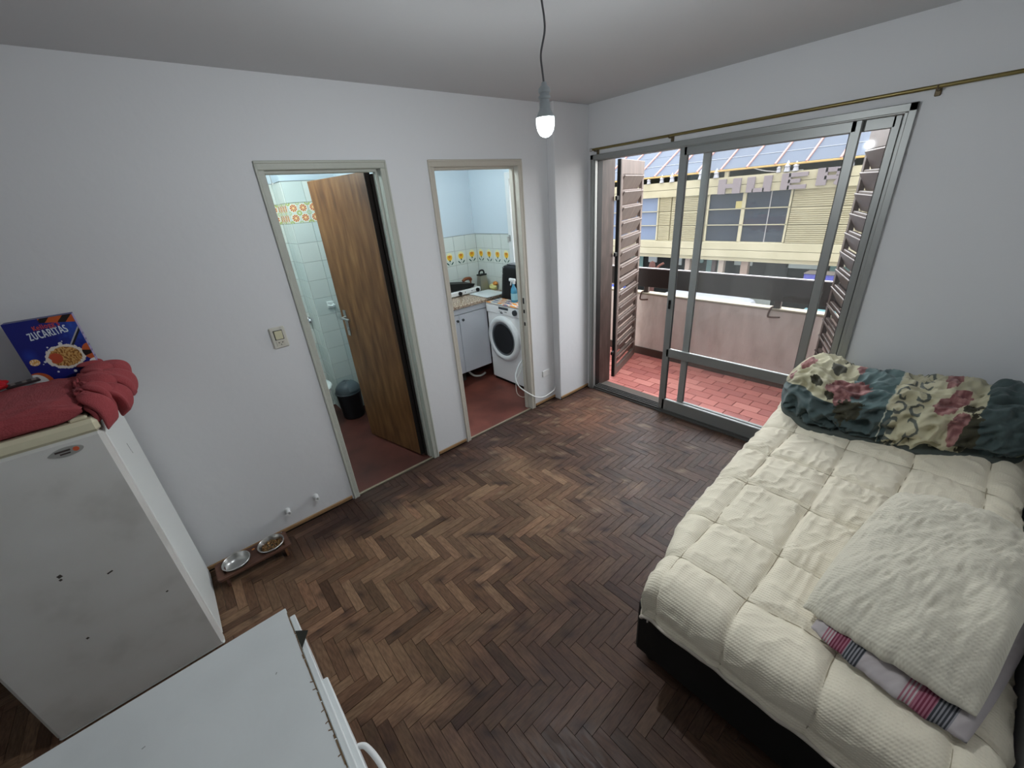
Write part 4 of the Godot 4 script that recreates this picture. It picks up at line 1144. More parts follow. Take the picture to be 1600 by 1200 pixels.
	for q in [[0.262, 0.082, 0.50, 0.312, -0.048, 0.515, 0.062, 0.024, 0.028], [0.285, 0.070, 0.40, 0.352, -0.052, 0.40, 0.065, 0.024, 0.034], [0.285, 0.085, 0.27, 0.372, -0.035, 0.27, 0.085, 0.026, 0.038],
			[0.275, 0.09, 0.15, 0.365, 0.0, 0.14, 0.07, 0.024, 0.038], [0.272, 0.094, 0.44, 0.318, 0.012, 0.45, 0.05, 0.02, 0.022], [0.262, 0.1, 0.33, 0.335, 0.035, 0.34, 0.06, 0.02, 0.025],
			[0.262, 0.105, 0.22, 0.325, 0.052, 0.21, 0.065, 0.022, 0.024], [0.27, 0.05, 0.535, 0.296, -0.01, 0.55, 0.018, 0.011, 0.012], [0.245, 0.108, 0.14, 0.30, 0.07, 0.12, 0.035, 0.015, 0.02]]:
		var p0 := Vector3(q[0], q[1], q[2])
		var p1 := Vector3(q[3], q[4], q[5])
		var ph: float = q[2] * 37.0
		put("hanging_fold", sheet(28, 26, func(u: float, v: float) -> Vector3:
			var a := fmod(u, 1.0) * TAU
			var cap := pow(maxf(0.0, 1.0 - pow(absf(v * 2 - 1), 4)), 0.5)
			var c: Vector3 = p0.lerp(p1, v) + Vector3(1, 0.55, 0).normalized() * q[8] * sin(v * PI)
			var wid: float = q[6] * cap * (0.75 + 0.45 * v)
			var s := cos(a)
			var cr: float = 0.014 * sin(s * 5.0 + ph) * (0.3 + 0.9 * v)
			return c + Vector3(0, 0, 1) * s * wid + Vector3(0.8, 0.6, 0) * (sin(a) * q[7] * cap + cr), true, (p0 + p1) / 2 + Vector3(0.01, 0.01, 0), Vector3.UP, Vector2(0.3, 0.3)), red, b)
	# cereal box with its print
	var cb := thing("cereal_box", "dark blue cereal box standing on the red blanket against the wall", "cereal box", Vector3(-3.349, 1.2155, 0.115), 0.0)
	var pic := paint(300, 380, func(u: float, v: float) -> Color:
		var nzv := n2.get_noise_2d(u * 1.3, v * 1.3)
		var c := Color8(26, 32, 112).lerp(Color8(42, 78, 168), clampf(0.9 - Vector2(u - 0.95, v - 0.18).length() * 2.2 + nzv * 0.3, 0, 1))
		c = c.lerp(Color8(40, 72, 170), clampf(0.7 - Vector2(u - 0.12, v - 0.5).length() * 5.0, 0, 1))
		if v < 0.06 + 0.12 * (u - 0.5) and u > 0.5 and v > -0.1 + 0.24 * (u - 0.55): c = Color8(182, 84, 40) if fposmod(u * 6.0 + v * 8, 2.0) < 1.2 else Color8(30, 22, 20)
		var p := Vector2((u - 0.60) / 0.30, (v - 0.60) / 0.185)
		var rr := p.length() + 0.09 * n2.get_noise_2d(u * 2 + 3, v * 2) 
		for s in [[0.38, 0.80, 0.018], [0.62, 0.84, 0.025], [0.42, 0.42, 0.014], [0.62, 0.40, 0.03], [0.66, 0.37, 0.012], [0.28, 0.62, 0.02], [0.24, 0.65, 0.01]]:
			if Vector2(u - s[0], (v - s[1]) * 1.2).length() < s[2]: c = Color8(206, 208, 212)
		if u > 0.72 and absf(v - (0.50 - (u - 0.72) * 1.0)) < 0.035: c = Color8(158, 160, 164) if v < 0.495 - (u - 0.72) * 1.0 else Color8(28, 28, 32)
		if rr < 1.0: c = Color8(214, 208, 198)
		if rr < 0.80:
			var k := n2.get_noise_2d(u * 3.1 + 20, v * 3.1)
			c = Color8(196, 156, 96) if k > 0.05 else (Color8(168, 118, 60) if k > -0.25 else Color8(120, 78, 40))
			if Vector2((u - 0.45) / 0.1, (v - 0.6) / 0.08).length() < 1: c = Color8(178, 78, 52)
		if Vector2((u - 0.14) / 0.075, (v - 0.60) / 0.05).rotated(0.4).length() < 1: c = Color8(206, 154, 84) if n2.get_noise_2d(u * 4, v * 4) > -0.1 else Color8(226, 206, 170)
		if u > 0.86 and v > 0.46 and v < 0.72 and Vector2((u - 1.0) / 0.13, (v - 0.59) / 0.13).length() < 1: c = Color8(186, 88, 46) if absf(v - 0.6) > 0.045 - (u - 0.9) * 0.2 else Color8(30, 22, 22)
		if Vector2((u - 1.0) / 0.1, (v - 0.74) / 0.04).length() < 1: c = Color8(222, 222, 222)
		var q := Vector2((u - 0.06) / 0.2, (v - 0.92) / 0.17).length()
		if q < 1 : c = Color8(182, 84, 46)
		if q < 1 and Vector2((u - 0.02) / 0.17, (v - 0.93) / 0.16).length() < 1: c = Color8(216, 216, 216)
		return c)
	var bw := 0.188
	var bh := 0.3085
	var b0 := bh - 0.262
	var face := MB.new()
	face.quad(Vector3(-bw / 2, b0, 0.0252), Vector3(bw / 2, b0, 0.0252), Vector3(bw / 2, bh, 0.0252), Vector3(-bw / 2, bh, 0.0252), Vector3.BACK, false)
	put("carton", MB.new().span(Vector3(-bw / 2, 0, -0.025), Vector3(bw / 2, bh, 0.025), 0.001), mat(36, 42, 118, 0.4), cb)
	put("front_print", face, printed(pic, 0.35), cb)
	var sp := MB.new().span(Vector3(bw / 2 - 0.001, 0.002, -0.02), Vector3(bw / 2 + 0.0006, bh - 0.002, 0.02))
	put("side_print", sp, mat(160, 150, 186, 0.4), cb)
	var s2 := MB.new()
	for k in 9: s2.span(Vector3(bw / 2 + 0.0004, 0.03 + k * 0.024, -0.014), Vector3(bw / 2 + 0.001, 0.036 + k * 0.024, 0.014))
	put("side_text", s2, mat(70, 60, 120, 0.4), cb)
	var tx := put("lettering", text_mesh("ZUCARITAS", 0.034, 0.0006), mat(206, 216, 226, 0.4), cb, Vector3(0.008, b0 + 0.2057, 0.0258))
	tx.rotation.z = 0.10
	tx.scale = Vector3(0.62, 1.15, 1)
	tx = put("lettering", text_mesh("Kellogg's", 0.024, 0.0006), mat(182, 70, 66, 0.4), cb, Vector3(0.012, b0 + 0.2319, 0.0258))
	tx.rotation.z = 0.08
	tx.scale = Vector3(0.75, 0.95, 1)
	var pn := fn(8.0, 141)
	t = thing("snack_bag", "green and red bag at the left edge, on the red blanket", "bag", Vector3(-3.57, 1.328, 0.2))
	put("bag", lump(Vector3(0, 0, 0), Vector3(0.075, 0.026, 0.06), pn, 0.25, 30, 16), mat(176, 34, 40, 0.35), t)
	put("green_band", lump(Vector3(-0.012, 0.022, -0.01), Vector3(0.062, 0.022, 0.05), pn, 0.25, 30, 16), mat(36, 112, 52, 0.35), t)
	t = thing("flat_wrapper", "small dark wrapper lying left of the cereal box on the red blanket", "wrapper", Vector3(-3.468, 1.304, 0.17), 0.25)
	put("foil", MB.new().box(Vector3(0, 0.004, 0), Vector3(0.09, 0.008, 0.05), 0.003), mat(44, 36, 38, 0.4), t)
	var wl := MB.new()
	for x in [-0.025, 0.005, 0.03]: wl.box(Vector3(x, 0.0083, 0), Vector3(0.012, 0.0008, 0.03))
	put("print", wl, mat(150, 140, 136, 0.5), t)

# ---------------------------------------------------------------- chest of drawers in the foreground
func chest() -> void:
	var t := thing("chest_of_drawers", "white chest of drawers with chipped edge in the foreground", "chest of drawers", Vector3(-2.986, 0, 1.468))
	var lam := bump(printed(noise_tex(0.006, 151, [[0.0, Color8(196, 200, 200)], [0.5, Color8(206, 210, 210)], [1.0, Color8(212, 216, 216)]], 256, 4), 0.42), noise_tex(0.08, 152, [], 128, 2), 0.03)
	put("top", MB.new().span(Vector3(-1.1, 0.832, 0.0), Vector3(0.0, 0.85, 0.75), 0.0015), lam, t)
	put("carcass", MB.new().span(Vector3(-1.09, 0.0, 0.006), Vector3(-0.004, 0.832, 0.74)), lam, t)
	var chip := mat(112, 92, 70, 0.9)
	var e := MB.new()
	rng.seed = 77
	var z := 0.02
	while z < 0.66:
		var l := rng.randf_range(0.006, 0.03)
		var w := rng.randf_range(0.0008, 0.0034) if z > 0.12 else rng.randf_range(0.0006, 0.0016)
		e.span(Vector3(-w, 0.8485, z), Vector3(0.0006, 0.8505, z + l))
		if rng.randf() < 0.2: e.box(Vector3(-0.004, 0.8502, z), Vector3(0.008, 0.0008, 0.002), 0.0, Basis(Vector3.UP, rng.randf_range(-0.8, 0.8)))
		z += l + rng.randf_range(-0.004, 0.004)
	put("chipped_edge", e, chip, t)
	var d := put("drawer_front", MB.new().span(Vector3(0.0005, 0.655, 0.025), Vector3(0.014, 0.838, 0.73), 0.002), lam, t)
	var tri_ := PackedVector2Array([Vector2(0, 0), Vector2(0.026, 0.022), Vector2(0.0, 0.062)])
	put("metal_corner", MB.new().prism(tri_, 0.002, Transform3D(Basis(Vector3(1, 0, 0), Vector3(0, 0, 1), Vector3(0, -1, 0)), Vector3(0.001, 0.842, 0.082))), mat(52, 54, 48, 0.5, 0.5), t)
	var d2 := put("drawer_front", MB.new().span(Vector3(0.001, 0.44, 0.22), Vector3(0.026, 0.80, 0.73), 0.003), lam, t)
	put("drawer_front", MB.new().span(Vector3(0.0005, 0.05, 0.025), Vector3(0.014, 0.43, 0.73), 0.003), lam, t)
	put("handle", MB.new().tube([Vector3(0.026, 0.76, 0.385), Vector3(0.04, 0.762, 0.40), Vector3(0.05, 0.764, 0.45), Vector3(0.05, 0.764, 0.51), Vector3(0.04, 0.762, 0.555), Vector3(0.026, 0.76, 0.57)], 0.006, 10), M.white, d2)
	var mk := MB.new()
	for q in [[-0.34, 0.16, 0.012, 0.5], [-0.30, 0.135, 0.006, 0.2], [-0.36, 0.20, 0.008, -0.3], [-0.40, 0.215, 0.02, 0.7], [-0.31, 0.24, 0.007, 0.5], [-0.26, 0.30, 0.008, 0.4], [-0.22, 0.29, 0.02, 0.6], [-0.06, 0.17, 0.005, 1.0]]:
		mk.box(Vector3(q[0], 0.8501, q[1]), Vector3(q[2], 0.0004, 0.0025), 0.0, Basis(Vector3.UP, q[3]))
	put("scuff", mk, mat(150, 152, 150, 0.8), t)

# ---------------------------------------------------------------- bed
func bend(e: float, r: float) -> Vector2:     # along an edge of radius r: (out, down) after a cloth length e
	if e <= 0: return Vector2.ZERO
	if e < r * PI / 2: return Vector2(r * sin(e / r), r * (1 - cos(e / r)))
	return Vector2(r, r + e - r * PI / 2)

var dn1 := fn(3.0, 201)
var dn2 := fn(8.0, 202, 2)
var dn3 := fn(1.1, 203, 2)

const SX := [-2.5, -2.14, -1.86, -1.62, -1.30, -1.0, -0.72, -0.42, -0.12, 0.2]
const SZ := [1.5, 1.76, 2.02, 2.25, 2.475, 2.71, 2.95]

func seam(x: float, arr: Array) -> Vector2:    # (distance to the nearest seam over the half width, half width)
	for i in arr.size() - 1:
		if x >= arr[i] and x < arr[i + 1]:
			var h: float = (arr[i + 1] - arr[i]) / 2
			return Vector2(minf(x - arr[i], arr[i + 1] - x) / h, h)
	return Vector2(1, 0.1)

# the top of the made bed at cloth coordinates (a along the bed, b across it)
func duvet_at(a: float, b: float) -> Vector3:
	var ex := maxf(0.0, -1.96 - a)           # past the near end
	var lz := knot([[-2.1, 2.06], [-1.95, 2.045], [-1.6, 1.985], [-0.8, 1.955], [0.0, 1.92]], a)
	var ez := maxf(0.0, lz - b)              # past the side facing the room
	var fz := maxf(0.0, b - 2.73)            # past the wall side
	var ee := sqrt(ex * ex + ez * ez)
	if ee > 0.24:
		ex *= 0.24 / ee; ez *= 0.24 / ee
	var bx := bend(ex, 0.062)
	var bz := bend(ez, 0.066)
	var bf := bend(fz, 0.07)
	var x := maxf(a, -1.96) - bx.x
	var z := clampf(b, lz, 2.73) - bz.x + bf.x
	var down := sqrt(bx.y * bx.y + bz.y * bz.y + bf.y * bf.y)
	var y := 0.575 - minf(down, 0.24)
	y += 0.014 * dn3.get_noise_2d(a, b) + 0.02 * smoothstep(-0.9, -0.3, a)
	# normal of the plain shape
	var n := Vector3(-bx.x / 0.062 * (0.6 + minf(bx.y, 0.1) * 4), 1.0 - minf(down, 0.15) * 6.0, -bz.x / 0.066 * (0.6 + minf(bz.y, 0.1) * 4) + bf.x / 0.07)
	n.y = maxf(n.y, 0.05)
	n = n.normalized()
	var wob := 0.012 * dn1.get_noise_2d(a * 0.8, b * 0.8)
	var sx := seam(a + wob * 1.5, SX)
	var sz := seam(b + wob, SZ)
	var px := 1.0 - pow(1.0 - clampf(sx.x, 0, 1), 6.5)
	var pz := 1.0 - pow(1.0 - clampf(sz.x, 0, 1), 6.5)
	var puff := 0.018 * pow(px, 0.7) * pow(pz, 0.6)
	# creases that run off the seams, across the bed
	var w := dn2.get_noise_2d(a * 0.42 + dn1.get_noise_2d(a, b) * 0.12, b * 1.5 + 7.0)
	var crease := pow(1.0 - minf(absf(w) * 2.0, 1.0), 2.0) * 0.0105 * (1.0 - 0.45 * sx.x) * smoothstep(0.0, 0.15, sx.x) * (0.35 + 0.65 * exp(-pow((a + 1.15) / 0.45, 2)))
	var w2 := dn2.get_noise_2d(a * 0.8 + 30, b * 0.5)
	crease += pow(1.0 - minf(absf(w2) * 2.0, 1.0), 2.0) * 0.005 * smoothstep(0.0, 0.3, sz.x)
	return Vector3(x, y, z) + n * (puff + crease)

func bed() -> void:
	var blk := mat(20, 18, 17, 0.75)
	var t := thing("bed", "single bed with black base under the beige quilt", "bed", Vector3(-1.0, 0, 2.36))
	put("base", MB.new().span(Vector3(-0.955, 0.055, -0.445), Vector3(0.96, 0.33, 0.42), 0.012), blk, t)
	put("mattress", MB.new().span(Vector3(-0.955, 0.332, -0.40), Vector3(0.96, 0.53, 0.41), 0.04), mat(190, 184, 172, 0.9), t)
	for x in [-0.9, 0.9]:
		for z in [-0.39, 0.37]: put("leg", MB.new().rod(Vector3(x, 0, z), Vector3(x, 0.06, z), 0.025), blk, t)
	# quilt
	var fab := noise_tex(0.01, 161, [[0.0, Color8(190, 184, 162)], [1.0, Color8(202, 197, 176)]], 256, 4)
	var waf := paint(32, 32, func(u: float, v: float) -> Color:
		var k := 0.5 + 0.5 * sin(u * TAU) * (0.55 + 0.45 * sin(v * TAU))
		return Color(k, k, k))
	var qm := printed(fab, 0.95)
	qm.heightmap_enabled = true; qm.heightmap_texture = waf; qm.heightmap_scale = 0.13
	qm.uv1_scale = Vector3(1, 1, 1)
	qm.albedo_texture = null
	qm.albedo_color = Color8(224, 215, 195)
	qm.rim_enabled = true; qm.rim = 0.2; qm.rim_tint = 0.5
	var q := thing("quilt", "beige quilted cover spread over the bed", "quilt", Vector3.ZERO)
	var A0 := -2.17
	var A1 := -0.03
	var B0 := 1.74
	var B1 := 2.86
	put("cover", sheet(300, 190, func(u: float, v: float) -> Vector3: return duvet_at(lerpf(A0, A1, u), lerpf(B0, B1, v)), false, Vector3.INF, Vector3.UP, Vector2((A1 - A0) / 0.0095, (B1 - B0) / 0.0075)), qm, q)
	var lin := mat(176, 166, 158, 0.9)
	put("lining", sheet(150, 90, func(u: float, v: float) -> Vector3:
		var p := duvet_at(lerpf(A0 + 0.012, A1, u), lerpf(B0 + 0.025, B1, v))
		var dir := (Vector3(-1.0, 0.30, 2.4) - p)
		dir.y *= 0.3
		return p + dir.normalized() * 0.03 - Vector3(0, 0.05 if minf(u, minf(v, 1.0 - v)) > 0.03 else 0.004, 0), false, Vector3.INF, Vector3.UP), lin, q)
	var hem := []
	for i in 24: hem.append(duvet_at(A0, lerpf(B1, B0 + 0.10, i / 23.0)))
	var hem2 := []
	for i in 40: hem2.append(duvet_at(lerpf(A0 + 0.10, A1, i / 39.0), B0))
	put("piping", MB.new().tube(hem, 0.007, 6).tube(hem2, 0.007, 6), mat(186, 176, 164, 0.8), q)
	var stm := mat(168, 158, 136, 0.95)
	for i in range(1, SX.size() - 1):
		var run := []
		for j in 64:
			var b := lerpf(B0 + 0.03, B1 - 0.04, j / 63.0)
			var a: float = SX[i]
			for k in 3: a = SX[i] - 0.018 * dn1.get_noise_2d(a * 0.8, b * 0.8)
			if a > A0 + 0.01: run.append(duvet_at(a, b) + Vector3(0, 0.0028, 0))
		if run.size() > 3: put("stitch_line", MB.new().tube(run, 0.0019, 5), stm, q)
	for i in range(1, SZ.size() - 1):
		var run := []
		for j in 90:
			var a := lerpf(A0 + 0.02, A1 - 0.02, j / 89.0)
			var b: float = SZ[i]
			for k in 3: b = SZ[i] - 0.012 * dn1.get_noise_2d(a * 0.8, b * 0.8)
			run.append(duvet_at(a, b) + Vector3(0, 0.0028, 0))
		put("stitch_line", MB.new().tube(run, 0.0019, 5), stm, q)
	# pillows
	var pc := qm.duplicate()
	pc.albedo_color = Color8(200, 194, 178)
	var pl := thing("pillow", "beige ribbed pillow on top of the striped one", "pillow", Vector3(-1.51, 0.69, 2.595), 0.0)
	put("case", cushion(0.365, 0.19, 0.092, 211, Vector3(0, 0, 1), Vector2(70, 52)), pc, pl)
	pl.basis = Basis.from_euler(Vector3(-0.14, -0.15, 0.10))
	var st := paint(16, 512, func(_u: float, v: float) -> Color:
		var c := Color8(172, 164, 164)
		var g := fposmod(v * 1.9 + 0.02, 1.0)
		var ln := fposmod(v * 48.0, 1.0) < 0.5
		if g > 0.2 and g < 0.34: c = Color8(150, 96, 108) if ln else c
		elif g >= 0.34 and g < 0.52: c = Color8(104, 44, 62) if ln else Color8(146, 96, 110)
		elif g >= 0.52 and g < 0.72: c = Color8(52, 54, 58) if ln else Color8(128, 126, 130)
		return c)
	var sp := thing("striped_pillow", "flat pillow with maroon and grey stripes under the beige pillow", "pillow", Vector3(-1.555, 0.622, 2.63))
	put("case", cushion(0.37, 0.172, 0.04, 217, Vector3(0, 0, 0), Vector2(1, 1)), printed(st, 0.95), sp)
	sp.basis = Basis.from_euler(Vector3(0.02, -0.18, 0.02))
	blanket()

func cushion(hx: float, hz: float, th: float, seed_: int, curl: Vector3, uvs: Vector2) -> ArrayMesh:
	var n1 := fn(3.2, seed_)
	var n2 := fn(7.0, seed_ + 1, 2)
	# upper and lower side in one closed sheet: u goes round, over the top and back below
	return sheet(160, 70, func(u: float, v: float) -> Vector3:
		var top := u < 0.5
		var s := (u * 4 - 1) if top else (3 - u * 4)          # -1..1..-1 along x
		var w := v * 2 - 1
		var px := 1.0 - pow(absf(s), 3.2)
		var pz := 1.0 - pow(absf(w), 2.8)
		var t := th * pow(maxf(px, 0), 0.55) * pow(maxf(pz, 0), 0.5)
		var x := hx * s * (1.0 - 0.05 * w * w * absf(s) + 0.02 * n1.get_noise_2d(w, s))
		var z := hz * w * (1.0 - 0.07 * s * s * absf(w))
		var y := t if top else -t * 0.7
		var f := n2.get_noise_2d(x * 1.2 + z * 1.6, z * 4.2 - x * 0.8)
		if top: y += ((0.45 - absf(f)) * 0.011 + n1.get_noise_2d(x * 1.5, z * 1.5) * 0.014) * minf(1.0, px * 3) * minf(1.0, pz * 3)
		# the edge facing the bed end curls up
		y += curl.z * (0.055 * smoothstep(0.45, 1.0, w) * exp(-pow((s + 0.35) / 0.28, 2)) - 0.035 * smoothstep(0.3, 1.0, absf(s)) * smoothstep(0.2, 1.0, w))
		return Vector3(x, y, z), true, Vector3(0, 0, 0), Vector3.UP, uvs * Vector2(2, 1))

func knot(arr: Array, x: float) -> float:
	for i in arr.size() - 1:
		if x <= arr[i + 1][0]: return lerpf(arr[i][1], arr[i + 1][1], smoothstep(arr[i][0], arr[i + 1][0], maxf(x, arr[i][0])))
	return arr[-1][1]

func blanket() -> void:
	var pn := fn(9.0, 231, 3)
	var pic := paint(400, 640, func(v: float, u: float) -> Color:
		var uu := u + 0.012 * pn.get_noise_2d(u, v * 2)
		var cream := Color8(188, 182, 154)
		var teal := Color8(70, 84, 84)
		var c := cream
		var left := uu < 0.52
		if left and v < 0.17: c = teal
		if uu > 0.33 and uu < 0.50 and v >= 0.17 and v < 0.47 : c = Color8(96, 116, 116)
		if uu > 0.36 and uu < 0.46 and v >= 0.47 and v < 0.6 : c = Color8(90, 106, 106)
		if uu > 0.495 and uu < 0.50 : c = Color8(176, 176, 160)
		if uu > 0.50 and uu < 0.63:
			var q := Vector2(fposmod((uu - 0.50) / 0.065, 1.0) - 0.5, fposmod(v * 13.0, 1.0) - 0.5)
			var side := 1.0 if fposmod((uu - 0.50) / 0.13, 1.0) < 0.5 else -1.0
			if fposmod(floorf(v * 13.0), 2.0) > 0.5: side = -side
			var o := Vector2(absf(q.x), absf(q.y))
			var ring := maxf(o.x, maxf(o.y, (o.x + o.y) * 0.78))
			if ring < 0.42 and ring > 0.27 and q.x * side > -0.22: c = Color8(96, 100, 94)
		if uu > 0.795: c = teal
		if uu > 0.93 and v > 0.40: c = Color8(132, 134, 62)
		for f in [[0.03, 0.50, 0.05, 0.10], [0.10, 0.335, 0.035, 0.045], [0.055, 0.24, 0.022, 0.035], [0.30, 0.245, 0.055, 0.06], [0.36, 0.27, 0.05, 0.05], [0.325, 0.20, 0.035, 0.04], [0.33, 0.41, 0.02, 0.05], [0.685, 0.23, 0.04, 0.05], [0.715, 0.27, 0.035, 0.05], [0.745, 0.13, 0.034, 0.06], [0.68, 0.39, 0.03, 0.05], [0.64, 0.50, 0.045, 0.05]]:
			var d := Vector2((uu - f[0]) / f[2], (v - f[1]) / f[3])
			var k := d.length() + 0.25 * pn.get_noise_2d(u * 3, v * 3)
			if k < 1.0: c = Color8(170, 126, 122).lerp(Color8(122, 78, 78), clampf(0.5 + pn.get_noise_2d(u * 3.0 + 9, v * 3.0) * 1.4, 0, 1))
		for f in [[0.19, 0.235, 0.035, 0.022], [0.26, 0.47, 0.022, 0.05], [0.24, 0.36, 0.03, 0.02], [0.15, 0.45, 0.03, 0.02], [0.36, 0.15, 0.05, 0.05], [0.765, 0.22, 0.03, 0.02], [0.78, 0.10, 0.028, 0.08], [0.27, 0.2, 0.02, 0.02]]:
			var d := Vector2((uu - f[0]) / f[2], (v - f[1]) / f[3]).rotated(0.5)
			if d.length() + 0.4 * pn.get_noise_2d(u * 4, v * 4) < 1.0: c = Color8(62, 60, 46)
		return c)
	var bm := printed(pic, 0.95)
	bm.rim_enabled = true; bm.rim = 0.25; bm.rim_tint = 0.6
	bump(bm, noise_tex(0.2, 233, [], 128, 2), 0.08)
	var t := thing("floral_blanket", "bunched cream and teal blanket with pink flowers at the window end of the bed", "blanket", Vector3(0, 0, 0))
	var n1 := fn(2.2, 235)
	var n2 := fn(6.0, 236, 2)
	var front := [[1.84, -0.50], [1.95, -0.60], [2.08, -0.68], [2.45, -0.60], [2.7, -0.50], [2.82, -0.46]]
	var high := [[1.84, 0.80], [1.97, 0.855], [2.17, 0.815], [2.42, 0.84], [2.56, 0.855], [2.70, 0.885], [2.82, 0.86]]
	var roll := sheet(120, 150, func(u: float, v: float) -> Vector3:
		var z := lerpf(1.845, 2.822, v)
		var cap := pow(maxf(0.0, 1.0 - pow(absf(v * 2 - 1), 9)), 0.5)
		# u 0 at the lower front edge, up over the top at about 0.45, down the back, along the bottom
		var a := PI + 0.62 - u * TAU
		var xf: float = knot(front, z)
		var yh: float = knot(high, z)
		var cx := (xf - 0.05) / 2
		var hw := (-0.05 - xf) / 2
		var cy := 0.575 + (yh - 0.575) * 0.42
		var ca := cos(a)
		var sa := sin(a)
		var ex := signf(ca) * pow(absf(ca), 0.75) * hw
		var hy := (yh - cy) if sa > 0 else (cy - 0.565)
		var ey := signf(sa) * pow(absf(sa), 0.75) * hy
		# the front leans back to the top
		if ca < 0 and sa > 0: ex *= 1.0 - 0.25 * sa
		# folds running up from the front edge, and one crease where the upper layer ends
		var fo := n2.get_noise_2d(z * 1.3 + u * 0.6, u * 2.2 - z * 0.5)
		var k := 1.0 + 0.20 * (0.4 - absf(fo) * 1.8) + 0.10 * n1.get_noise_2d(z * 1.2, u * 3.0)
		var crease := exp(-pow((u - 0.20 - 0.02 * sin(z * 9)) / 0.018, 2)) * smoothstep(2.5, 2.1, z) * 0.12
		var lip := exp(-pow((u - 0.25) / 0.03, 2)) * smoothstep(2.5, 2.1, z) * 0.07
		var gap2 := exp(-pow((z - 2.60 - 0.16 * (u - 0.3)) / 0.02, 2)) * smoothstep(0.12, 0.3, u) * 0.16
		var sag := exp(-pow((z - 2.43 + 0.45 * (u - 0.3)) / 0.05, 2)) * smoothstep(0.15, 0.3, u) * 0.10
		k = (k - crease + lip - gap2 - sag) * cap
		return Vector3(minf(cx + ex * k, -0.02), maxf(cy + ey * k, 0.56), z), true, Vector3(-0.33, 0.69, 2.33))
	put("roll", roll, bm, t)
	# the under layer that shows along the lower edge
	var ul := sheet(60, 110, func(u: float, v: float) -> Vector3:
		var z := lerpf(1.87, 2.80, v)
		var a := u * TAU
		var cap := pow(maxf(0.0, 1.0 - pow(absf(v * 2 - 1), 8)), 0.5)
		var xf: float = knot(front, z) + 0.03
		return Vector3(xf + 0.10 + 0.13 * cap * cos(a), 0.60 + 0.04 * sin(a) * cap * (1.0 + 0.4 * n2.get_noise_2d(z, a * 0.2)), z), true, Vector3(-0.4, 0.6, 2.3))
	put("under_fold", ul, mat(74, 80, 76, 0.95), t)

# ---------------------------------------------------------------- lamp
func lamp() -> void:
	var t := thing("pendant_bulb", "bare glowing bulb hanging from the ceiling on a grey cord", "lamp", Vector3(-1.95, H, 1.497))
	var k := 2.4226 - 2.0
	put("rose", MB.new().lathe([Vector2(0, 0), Vector2(0.045, 0), Vector2(0.042, -0.014), Vector2(0.012, -0.022), Vector2(0, -0.022)], Transform3D(), 24), M.white, t)
	put("cord", MB.new().tube([Vector3(0, -0.015, 0), Vector3(0.002, -0.08, 0.003), Vector3(-0.001, -0.13, 0), Vector3(0.004, -0.18, 0.004), Vector3(0.005, -0.215, 0.004), Vector3(-0.004, -0.262, -0.004), Vector3(-0.003, -0.295, -0.003), Vector3(0, -0.335, 0)], 0.0028, 8), mat(112, 112, 114, 0.6), t)
	put("socket", MB.new().lathe([Vector2(0, -0.326), Vector2(0.007, -0.328), Vector2(0.009, -0.336), Vector2(0.016, -0.342), Vector2(0.0175, -0.352), Vector2(0.0135, -0.354), Vector2(0.0135, -0.359), Vector2(0.0175, -0.361), Vector2(0.0175, -0.367), Vector2(0.0135, -0.369), Vector2(0.0135, -0.374), Vector2(0.0155, -0.376), Vector2(0.0155, -0.39), Vector2(0.018, -0.396), Vector2(0.0245, -0.408), Vector2(0.0262, -0.413), Vector2(0, -0.413)], Transform3D(), 28), mat(188, 196, 200, 0.4), t)
	var gm := mat(255, 255, 255, 0.4)
	gm.emission_enabled = true; gm.emission = Color(0.96, 0.99, 1.0); gm.emission_energy_multiplier = 6.0
	put("bulb", MB.new().lathe([Vector2(0.0258, -0.4125), Vector2(0.0268, -0.42), Vector2(0.0264, -0.432), Vector2(0.0235, -0.445), Vector2(0.017, -0.456), Vector2(0.008, -0.4615), Vector2(0, -0.463)], Transform3D(), 32), gm, t)
	var l := OmniLight3D.new()
	l.name = "light"
	l.light_color = Color(0.96, 0.985, 1.0)
	l.light_energy = 0.8
	l.light_size = 0.018
	l.omni_range = 14.0; l.omni_attenuation = 2.0; l.shadow_enabled = true
	l.position = Vector3(0, -0.4255, 0)
	t.add_child(l)

